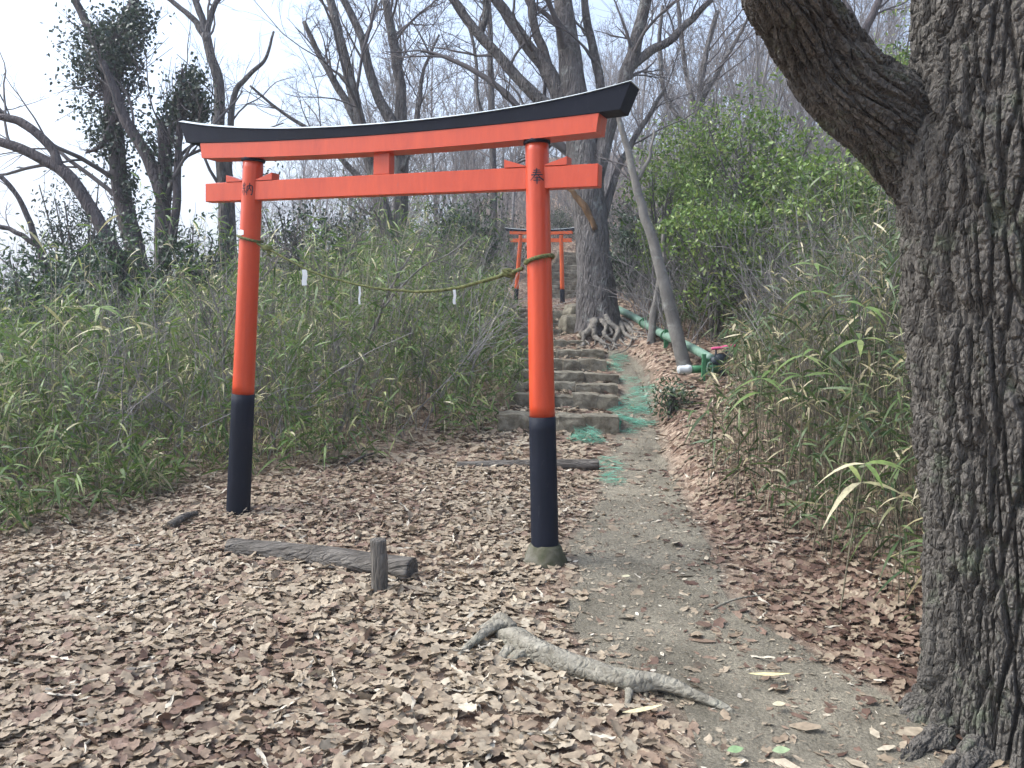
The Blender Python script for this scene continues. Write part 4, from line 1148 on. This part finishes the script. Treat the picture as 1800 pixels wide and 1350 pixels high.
# ------------------------------------------------------------------ stone steps
def boulder(c, hx, hy, hz, seed, rot=0.0, sub=9, amp=.16, sq=.14):
    """roughly squared stone: a rounded box pushed about by noise"""
    n = sub
    g = np.linspace(-1, 1, n)
    V = []; Q = []; off = 0
    for ax in range(3):
        for s in (-1, 1):
            a, b = np.meshgrid(g, g, indexing='ij')
            p = np.zeros((n, n, 3)); p[..., ax] = s; p[..., (ax+1) % 3] = a; p[..., (ax+2) % 3] = b
            V.append(p.reshape(-1, 3)); i = np.arange(n*n).reshape(n, n) + off; off += n*n
            f = np.stack([i[:-1, :-1], i[1:, :-1], i[1:, 1:], i[:-1, 1:]], -1).reshape(-1, 4)
            Q.append(f if s > 0 else f[:, ::-1])
    V = np.concatenate(V); Q = np.concatenate(Q)
    r = np.linalg.norm(V, axis=1, keepdims=True)
    V = V*(1-sq) + sq*V/r*1.25
    d = V.copy()
    h = np.array([hx, hy, hz])
    V = V*h
    nn = .5 - 2*np.abs(fbm(V[:, 0]*6+seed*3.7, V[:, 1]*6, V[:, 2]*9, 3, seed)) ; n2 = fbm(V[:, 0]*2.5+seed*1.7, V[:, 1]*2.5+5, V[:, 2]*2.5, 2, seed+3)
    V = V + unit(d)*((nn*.35+n2*.75)*amp*min(hy, hz)*2)[:, None]
    c_, s_ = math.cos(rot), math.sin(rot)
    V = np.stack([V[:, 0]*c_-V[:, 1]*s_, V[:, 0]*s_+V[:, 1]*c_, V[:, 2]], -1) + np.asarray(c)
    return V, Q

def stone_step(y, z, x0, x1, rise, label, nst, seed, group, depth=.16, yaw=0.0):
    root = empty('stone_step', ((x0+x1)/2, y, z-rise), label, 'stone step', group)
    cuts = np.cumsum(np.concatenate([[0], RNG.uniform(.6, 1.4, nst)])); cuts = x0 + (x1-x0)*cuts/cuts[-1]
    for k in range(nst):
        a, b = cuts[k], cuts[k+1]
        hz = (rise+.10)/2*RNG.uniform(.92, 1.05)
        V, Q = boulder(((a+b)/2, y+depth+RNG.uniform(-.035, .03)+yaw*((a+b)/2-(x0+x1)/2), z+.004+RNG.uniform(-.03, .012)-hz), (b-a)/2*1.05, depth, hz, seed*10+k, RNG.uniform(-.06, .06)+yaw, 15, .24)
        MB().add(V, Q).build('stone_block', M['stone'], root)
ordn = ['lowest', 'second', 'third', 'fourth', 'fifth', 'sixth', 'seventh', 'eighth', 'ninth', 'tenth', 'topmost']
rise = [.16] + [STEPS[i+1][1]-STEPS[i][1] for i in range(10)]
nstones = [4, 5, 4, 3, 4, 4, 4, 5, 4, 4, 5]
for i, (y, z) in enumerate(STEPS):
    lab = {0: 'lowest stone step of the stairs, beside the green netting on the path', 10: 'topmost stone step of the lower stairs, at the foot of the thick bare tree'}.get(i, '%s stone step from the bottom of the lower stairs' % ordn[i])
    stone_step(y, z, STEP_X0[i], STEP_X1[i], max(.13, rise[i]), lab, nstones[i], i+1, 'stone steps of the lower stairs')
for i, (y, z) in enumerate(FAR_STEPS):
    xc = float(np.interp(y, PX_X[:, 0], PX_X[:, 1]))
    stone_step(y, z, xc-.75, xc+.75, .15, 'narrow stone step of the upper stairs behind the small orange gate', 3, 40+i, 'stone steps of the upper stairs')
for (px, py, d, a, b, c, lab) in ((1022, 556, 13.0, .26, .2, .17, 'rounded boulder wedged between stairs and thick bare tree'), (1003, 572, 12.7, .13, .16, .15, 'small dark stone under the boulder at the tree foot')):
    p = P(px, py, d); V, Q = boulder(p, a, b, c, int(px), .3, 11, .2, .6)
    tag(MB().add(V, Q).build('boulder', M['stone'], origin=p), lab, 'boulder')

# ------------------------------------------------------------------ log kerbs, stake
def log_obj(name, p0, p1, r0, r1, mat, label, cat, k=26, n=60, groove=.09, group=None):
    p0, p1 = np.asarray(p0), np.asarray(p1)
    ax = unit(p1-p0); s = unit(np.cross(ax, [0, 0, 1] if abs(ax[2]) < .8 else [0, 1, 0])); v = np.cross(s, ax)
    t = np.linspace(0, 1, n); th = np.linspace(0, 2*np.pi, k, endpoint=False)
    L = np.linalg.norm(p1-p0)
    TT, TH = np.meshgrid(t, th, indexing='ij')
    R = (r0*(1-TT)+r1*TT)
    g = vnoise(np.cos(TH)*5.5, np.sin(TH)*5.5, TT*L*3.2, 4)+.5*vnoise(np.cos(TH)*11, np.sin(TH)*11, TT*L*7, 5)
    R = R*(1+groove*g)
    wob = .012*np.stack([vnoise(t*3, 1), vnoise(t*3, 5), vnoise(t*3, 9)], -1)
    V = (p0+(p1-p0)*TT[..., None]) + wob[:, None, :] + (s*np.cos(TH)[..., None] + v*np.sin(TH)[..., None])*R[..., None]
    e0 = V[0].mean(0) + (V[0]-V[0].mean(0))*.93 - ax*.004; e1 = V[-1].mean(0) + (V[-1]-V[-1].mean(0))*.93 + ax*.004
    V = np.concatenate([e0[None], V, e1[None]]); N = n+2
    idx = np.arange(N*k).reshape(N, k); a = idx[:-1]; b = np.roll(a, -1, 1); d = idx[1:]; c = np.roll(d, -1, 1)
    Q = np.stack([a, b, c, d], -1).reshape(-1, 4)
    V = V.reshape(-1, 3); nv = len(V); V = np.vstack([V, V[:k].mean(0), V[-k:].mean(0)])
    i = np.arange(k); j = (i+1) % k
    Tr = np.vstack([np.stack([j, i, np.full(k, nv)], 1), np.stack([nv-k+i, nv-k+j, np.full(k, nv+1)], 1)])
    o = MB().add(V, Q, Tr).build(name, mat, origin=(p0+p1)/2)
    return tag(o, label, cat, group)
pa = G(405, 975); pb = G(722, 1026)
log_obj('log_kerb', pa+[0, .05, .025], pb+[0, .05, .045], .066, .077, M['fake_log'], 'grey bark-textured log kerb lying behind a short stake', 'log')
ps = G(664, 1046)
log_obj('stake', ps+[0, 0, -.1], ps+[.0, 0, .285], 0.045, .043, M['stake'], 'short round grey stake standing in front of the log kerb', 'stake', 22, 30, .04)
pc = G(836, 826); pd_ = G(1052, 826)
log_obj('log_kerb', pc+[-.15, .04, .015], pd_+[0, .04, .03], .05, .05, M['fake_log'], 'weathered log kerb across the path behind the front gate pillar', 'log', 20, 50, .06)
p = G(250, 0+945)
for (a, b, c, d_, r, lab) in ((612, 826, 660, 806, .014, 'dark stick lying at the edge of the left bamboo'), (1250, 1085, 1345, 1062, .007, 'thin pale stick lying along the edge of the dirt path'), (300, 935, 345, 915, .03, 'dark rotten branch stub half buried in leaves below the left pillar')):
    q0, q1 = G(a, b)+[0, 0, .04], G(c, d_)+[0, 0, .05]
    q = catmull([q0, q0*.6+q1*.4+[.01, .0, .02], q1], 12)
    V, Q, Tr = capped(q, np.linspace(r, r*.6, 12), 8, .2, 3)
    tag(MB().add(V, Q, Tr).build('stick', M['root'] if r < .01 else M['fake_log'], origin=q0), lab, 'stick')

# ------------------------------------------------------------------ weathered root across the foreground
def fallen_root():
    def line(pp, n, lift):
        pts = []; rad = []
        for (a, b, r, l) in pp:
            p = G(a, b); d = (p-CAMP)@_f
            pts.append(p + [0, 0, l]); rad.append(.86*r*d/FPX)
        return catmull(pts, n), np.interp(np.linspace(0, 1, n), np.linspace(0, 1, len(rad)), rad)
    root = empty('dead_root', G(1000, 1170), 'weathered pale root snaking over the leaves in front of the gate', 'root')
    q, r = line([(880, 1125, 15, .02), (905, 1140, 24, .045), (945, 1162, 25, .045), (1000, 1185, 23, .045), (1060, 1203, 22, .04), (1110, 1215, 22, .045), (1160, 1222, 15, .05), (1220, 1238, 12, .035), (1275, 1252, 8, .012), (1300, 1262, 5, -.01)], 90, .04)
    V, Q, Tr = capped(q, r, 22, .26, 6)
    MB().add(V, Q, Tr).build('main_root', M['root'], root)
    for pp in ([(905, 1120, 13, .04), (870, 1125, 12, .06), (838, 1142, 10, .05), (800, 1165, 5, .01)], [(900, 1125, 12, .05), (880, 1112, 10, .07), (860, 1112, 7, .04), (830, 1118, 4, .01)], [(900, 1150, 17, .02), (880, 1165, 10, .01), (866, 1172, 6, -.005)],
               [(930, 1160, 14, .04), (905, 1165, 12, .015), (890, 1172, 8, -.005)], [(1105, 1220, 10, .02), (1104, 1235, 7, .01), (1100, 1246, 5, -.01)]):
        q, r = line(pp, 24, .03)
        V, Q, Tr = capped(q, r, 12, .3, 9)
        MB().add(V, Q, Tr).build('side_root', M['root'], root)
fallen_root()

# ------------------------------------------------------------------ big furrowed tree beside the camera
def bark_tube(q, r, nt, nl, cell_u, cell_v, depth, seed, flare=None):
    q, r = resamp(q, r, nl)
    tn = unit(np.gradient(q, axis=0)); ref = np.array([0, 1.0, 0.0])
    n1 = unit(np.cross(tn, ref)); n2 = np.cross(tn, n1)
    s = np.concatenate([[0], np.cumsum(np.linalg.norm(np.diff(q, axis=0), axis=1))])
    th = np.linspace(0, 2*np.pi, nt, endpoint=False)
    TH, SS = np.meshgrid(th, s); RR = np.repeat(r[:, None], nt, 1)
    per = max(6, int(round(2*np.pi*r.mean()/cell_u)))
    cx, cy = np.cos(TH), np.sin(TH)
    wu = .8*fbm(cx*2.6+seed, cy*2.6, SS*1.3, 3, seed) + .12*fbm(cx*9, cy*9, SS*9, 2, seed+2)
    wv = .5*fbm(cx*2.2, cy*2.2+9, SS*2.0, 3, seed+5)
    f1, f2, idc = worley(TH/(2*np.pi)*per + wu, SS/cell_v + wv, per, seed)
    fur = sstep(0.03, .30, f2-f1)
    # smaller plates inside the long ridges
    g1, g2, id2 = worley(TH/(2*np.pi)*per*2 + wu*1.6, SS/cell_v*6.0 + wv*2 + 5, per*2, seed+40)
    fine = sstep(0, .3, g2-g1)
    rough = fbm(cx*r.mean()*42, cy*r.mean()*42, SS*30, 4, seed+9)
    D = depth*(fur*(.8+.5*(idc-.5)) + .30*fine*(.2+id2) - .8) + depth*.15*rough
    big = .028*fbm(cx*1.5, cy*1.5, SS*1.2, 3, seed+20)
    rad = RR*(1+big) + D
    if flare is not None: rad = rad*flare(TH, SS)
    V = q[:, None, :] + rad[..., None]*(n1[:, None, :]*np.cos(TH)[..., None] + n2[:, None, :]*np.sin(TH)[..., None])
    idx = np.arange(nl*nt).reshape(nl, nt); a = idx[:-1]; b = np.roll(a, -1, 1); d = idx[1:]; c = np.roll(d, -1, 1)
    return V.reshape(-1, 3), np.stack([a, b, c, d], -1).reshape(-1, 4)
bt_rows = [(1806, 1345, 3.3, 160), (1806, 1100, 3.3, 156), (1806, 900, 3.3, 165), (1806, 700, 3.3, 183), (1806, 500, 3.3, 195), (1806, 380, 3.3, 207), (1806, 280, 3.3, 212), (1806, 150, 3.3, 190), (1806, 0, 3.3, 183), (1806, -150, 3.3, 180), (1800, -420, 3.3, 165)]
q, r = px_line(bt_rows, 60)
zg = T(q[0][0], q[0][1]); q[0][2] = min(q[0][2], zg-.12)
bt = empty('big_tree', (q[0][0], q[0][1], zg), 'big dark furrowed tree trunk with one thick limb, standing closest to the viewer', 'tree')
def flare(TH, SS):
    hgt = np.clip(SS-.12, 0, None)
    return 1 + np.exp(-hgt/.10)*(.20 + .22*np.cos(TH*5+.6) + .12*np.cos(TH*8+2)) + np.exp(-hgt/.5)*.045*np.cos(TH*5+.6)
V, Q = bark_tube(q, r, 1100, 1100, .045, .34, .052, 3, flare)
MB().add(V, Q).build('trunk', M['bark_dark'], bt)
lq, lr_ = px_line([(1745, 372, 3.5, 96), (1672, 300, 3.46, 102), (1602, 240, 3.42, 92), (1549, 196, 3.36, 80), (1490, 150, 3.3, 74), (1424, 62, 3.22, 74), (1368, -40, 3.02, 72), (1310, -150, 2.95, 70), (1250, -260, 2.9, 64)], 50)
V, Q = bark_tube(lq, lr_*np.linspace(1, .9, len(lr_)), 640, 960, .040, .26, .028, 8)
MB().add(V, Q).build('limb', M['bark_dark'], bt)
for k, (pp) in enumerate([[(1660, 1300, 40), (1620, 1318, 28), (1590, 1335, 18), (1560, 1350, 9)], [(1720, 1330, 40), (1690, 1360, 30), (1650, 1385, 20), (1610, 1400, 10)]]):
    pts = [G(a, b) for a, b, c in pp]; rr = [c*.9*3.0/FPX for a, b, c in pp]
    qq = catmull(pts, 24); qq[:, 2] -= np.linspace(.0, .03, 24)
    V, Q = bark_tube(qq, np.interp(np.linspace(0, 1, 24), np.linspace(0, 1, 4), rr), 160, 160, .04, .2, .022, 11+k)
    MB().add(V, Q).build('root', M['bark_dark'], bt)

# ------------------------------------------------------------------ green pipe with valve
def pipe():
    e0, e1 = P(1085, 543, 13.4), P(1251, 632, 9.9)
    root = empty('water_pipe', (e1[0], e1[1], T(e1[0], e1[1])), 'pale green pipe on short posts running up beside the stairs', 'pipe')
    t = np.linspace(0, 1, 30)[:, None]; q = e0*(1-t)+e1*t; q[:, 2] += .01*np.sin(t[:, 0]*9)
    V, Q, Tr = capped(q, np.full(30, .055), 16); MB().add(V, Q, Tr).build('pipe', M['green_pipe'], root)
    for (px, py) in ((1134, 570), (1172, 592)):
        f = np.argmin([abs((900+FPX*((a-CAMP)@_r)/((a-CAMP)@_f))-px) for a in q]); c = q[f]
        z0 = min(T(c[0], c[1])-.1, c[2]-.35)
        V, Q, Tr = box((c[0], c[1]-.07, (c[2]+.08+z0)/2), (.03, 0, 0), (0, .012, 0), (0, 0, (c[2]+.08-z0)/2), .004)
        MB().add(V, Q, Tr).build('post', M['green_steel'], root, smooth=False)
        ring = np.array([c + [0, .0, 0] + np.array([math.cos(a)*.064, -.02, math.sin(a)*.064]) for a in np.linspace(0, 6.283, 20)])
        V, Q = tubes(ring[None], np.full((1, 20), .009), 6); MB().add(V, Q).build('clamp', M['green_steel'], root)
    # lower stub with a silver end
    s0, s1 = P(1192, 650, 9.75), P(1262, 648, 9.85)
    V, Q, Tr = capped([s0*(1-k)+s1*k for k in (.3, .5, .75, 1)], [.044]*4, 16); lo = MB().add(V, Q, Tr).build('stub_pipe', M['green_steel'], root)
    V, Q, Tr = capped([s0*(1-k)+s1*k for k in (0, .02, .2, .22, .24, .29, .31)], [.04, .048, .048, .056, .056, .052, .05], 18); MB().add(V, Q, Tr).build('silver_end', M['silver'], lo)
    pz = P(1237, 640, 9.7); zt, z0 = P(1237, 622, 9.7)[2], T(pz[0], pz[1])-.1
    V, Q, Tr = box((pz[0], pz[1], (zt+z0)/2), (.022, 0, 0), (0, .02, 0), (0, 0, (zt-z0)/2), .004); MB().add(V, Q, Tr).build('post', M['green_steel'], root, smooth=False)
    V, Q, Tr = box(P(1240, 643, 9.72), (.045, 0, 0), (0, .012, 0), (0, 0, .085), .01); MB().add(V, Q, Tr).build('bracket', M['green_steel'], root, smooth=False)
    rc = P(1248, 648, 9.68); ring = np.array([rc + [math.cos(a)*.032, 0, math.sin(a)*.07] for a in np.linspace(0, 6.283, 24)])
    V, Q = tubes(ring[None], np.full((1, 24), .010), 7); MB().add(V, Q).build('ring', M['green_pipe'], root)
    vc = P(1264, 640, 9.9)
    v = MB()
    V, Q, Tr = capped([vc+[0, 0, -.13], vc+[0, 0, -.10], vc+[0, 0, -.04], vc+[0, 0, .04], vc+[0, 0, .07], vc+[0, 0, .12]], [.055, .075, .07, .06, .07, .05], 18); v.add(V, Q, Tr)
    V, Q, Tr = capped([vc+[-.1, -.02, .03], vc+[-.06, -.02, .03], vc+[.06, .02, .05], vc+[.14, .03, .09], vc+[.2, .04, .14]], [.05, .06, .06, .045, .03], 14); v.add(V, Q, Tr)
    val = v.build('valve', M['dark_metal'], root)
    for (a, b, c, d_) in ((1251, 613, 1271, 611), (1271, 610, 1292, 607)):
        h0, h1 = P(a, b, 9.85), P(c, d_, 9.85)
        V, Q, Tr = capped([h0*(1-k)+h1*k for k in np.linspace(0, 1, 13)], .016*(1+.18*np.cos(np.arange(13)*3.14)), 12)
        MB().add(V, Q, Tr).build('pink_handle', M['pink'], val)
    for (a, b, c, d_) in ((1258, 632, 1259, 613), (1274, 628, 1279, 609)):
        V, Q, Tr = capped([P(a, b, 9.87), P(c, d_, 9.87)], [.012, .010], 8); MB().add(V, Q, Tr).build('valve_stem', M['dark_metal'], val)
pipe()

# ------------------------------------------------------------------ scraps of green netting on the path
NETS = [(1032, 776, 46, 20, 260, .09, 'bunched bundle of green netting lying below the lowest stone step'), (1128, 690, 36, 7, 90, .02, 'green netting scrap across the path beside the third step'),
        (1118, 706, 38, 8, 80, .02, 'green netting scrap just above the brightest torn patch on the path'), (1095, 722, 36, 8, 90, .025, 'torn green netting beside the right end of the second step'), (1128, 724, 26, 6, 60, .02, 'small green netting piece against the bank'),
        (1096, 740, 40, 7, 80, .02, 'long green netting strip beside the lowest step'), (1124, 745, 44, 5, 70, .02, 'thin green netting strand leading to the bank'), (1079, 752, 12, 8, 40, .02, 'tiny green netting tuft at the end of the lowest step'),
        (1090, 632, 26, 6, 60, .02, 'faint green netting shred near the roots of the thick bare tree'), (1076, 647, 26, 8, 70, .025, 'pale green netting shred beside the sixth step'), (1070, 820, 40, 12, 50, .012, 'sparse green netting threads beside the log kerb on the path'),
        (1074, 845, 34, 10, 40, .012, 'lowest scatter of green netting threads on the path'), (1105, 670, 30, 8, 40, .015, 'few green threads in the soil beside the fourth step')]
for (a, b, w, h, n, lift, lab) in NETS:
    c = G(a, b); d = (c-CAMP)@_f
    sx = w*d/FPX*.55; up_, dn_ = G(a, b-h*.5), G(a, b+h*.5); sy = max(.05, min(.4, abs(up_[1]-dn_[1])*1.2))
    if lift > .05: sy = .12
    n = int(n*(1.6 if lift > .05 else 2.0)); sx *= 1.2
    th = RNG.uniform(0, 6.283, n); rr = np.sqrt(RNG.random(n))
    x = c[0] + np.cos(th)*rr*sx; y = c[1] + np.sin(th)*rr*sy
    dome = lift*np.sqrt(np.clip(1-rr*rr, 0, 1))*RNG.random(n)*1.5
    z = terrain(x, y) + .012 + dome
    n_ = len(x); az = RNG.normal(0, .5, n_)
    dv = np.stack([np.cos(az), np.sin(az), RNG.normal(0, .12 if lift < .05 else .4, n_)], -1)
    keep_ = None; L = RNG.uniform(.04, .14, n_)*(1 if lift < .05 else .8)
    V, Q, li = strips(np.stack([x, y, z], -1)-dv*L[:, None]*.5, dv, unit(rdir(n_)*.4+[0, -.3, 1]), L, RNG.uniform(.002, .0045, n_), [.6, 1, .8, 1, .5], .05, 0, RNG.normal(0, .25, n_))
    V[:, 2] = np.maximum(V[:, 2], terrain(V[:, 0], V[:, 1])+.010)
    tag(MB().add(V, Q, rnd=RNG.random(n_)[li]).build('green_netting', M['net'], origin=c), lab, 'netting', 'green netting scraps on the path')

# small fern-like tuft on the bank edge
shrub('low_shrub', 'small dark tangle of leaves overhanging the bank beside the dirt path', 'shrub', 1180, 690, 9.0, 80, 700, EV, (.03, .06), .5)

# ------------------------------------------------------------------ air
V, Q, Tr = box((0, 165, 17), (330, 0, 0), (0, 260, 0), (0, 0, 32))
hz_m = bpy.data.materials.new('pale_haze'); hz_m.use_nodes = True
for n_ in list(hz_m.node_tree.nodes):
    if n_.type != 'OUTPUT_MATERIAL': hz_m.node_tree.nodes.remove(n_)
pv = hz_m.node_tree.nodes.new('ShaderNodeVolumePrincipled')
pv.inputs['Color'].default_value = (.86, .90, 1, 1); pv.inputs['Density'].default_value = .0018; pv.inputs['Anisotropy'].default_value = .2
hz_m.node_tree.links.new(pv.outputs[0], [n_ for n_ in hz_m.node_tree.nodes if n_.type == 'OUTPUT_MATERIAL'][0].inputs['Volume'])
tag(MB().add(V, Q).build('haze', hz_m, smooth=False), kind='stuff')

# ------------------------------------------------------------------ camera, light, sky
cam = bpy.data.cameras.new('camera'); co = bpy.data.objects.new('camera', cam); COL.objects.link(co)
cam.sensor_width = 36; cam.lens = 36*FPX/1800; cam.clip_start = .05; cam.clip_end = 1500
Mx = Matrix(((_r[0], _u[0], -_f[0], CAMP[0]), (_r[1], _u[1], -_f[1], CAMP[1]), (_r[2], _u[2], -_f[2], CAMP[2]), (0, 0, 0, 1)))
co.matrix_world = Mx
SC.camera = co

SUN_EL, SUN_AZ = math.radians(48), math.radians(-88)      # azimuth from +Y towards +X
sd = Vector((math.sin(SUN_AZ)*math.cos(SUN_EL), math.cos(SUN_AZ)*math.cos(SUN_EL), math.sin(SUN_EL)))
sun = bpy.data.lights.new('sun', 'SUN'); sun.energy = .7; sun.angle = math.radians(28); sun.color = (1, .99, .98)
so = bpy.data.objects.new('sun', sun); COL.objects.link(so)
so.rotation_euler = (-sd).to_track_quat('-Z', 'Y').to_euler()

w = bpy.data.worlds.new('World'); SC.world = w; w.use_nodes = True
nt = w.node_tree; bg = nt.nodes['Background']
sk = nt.nodes.new('ShaderNodeTexSky'); sk.sky_type = 'NISHITA'; sk.sun_disc = False
sk.sun_elevation = SUN_EL; sk.sun_rotation = SUN_AZ; sk.dust_density = 6.0; sk.air_density = 1.0
hs = nt.nodes.new('ShaderNodeHueSaturation'); hs.inputs['Saturation'].default_value = .72
nt.links.new(sk.outputs[0], hs.inputs['Color']); tn = nt.nodes.new('ShaderNodeMix'); tn.data_type = 'RGBA'; tn.blend_type = 'MULTIPLY'; tn.inputs['Factor'].default_value = 1; tn.inputs['B'].default_value = (.90, 1.0, 1.10, 1)
nt.links.new(hs.outputs[0], tn.inputs['A']); nt.links.new(tn.outputs['Result'], bg.inputs['Color'])
bg.inputs['Strength'].default_value = .15

SC.view_settings.view_transform = 'Standard'; SC.view_settings.look = 'None'
SC.view_settings.exposure = 1.34; SC.view_settings.gamma = 1
SC.render.engine = 'CYCLES'
SC.cycles.max_bounces = 5; SC.cycles.diffuse_bounces = 2; SC.cycles.glossy_bounces = 2; SC.cycles.transmission_bounces = 3; SC.cycles.transparent_max_bounces = 4
SC.cycles.use_denoising = True
SC.cycles.volume_bounces = 1
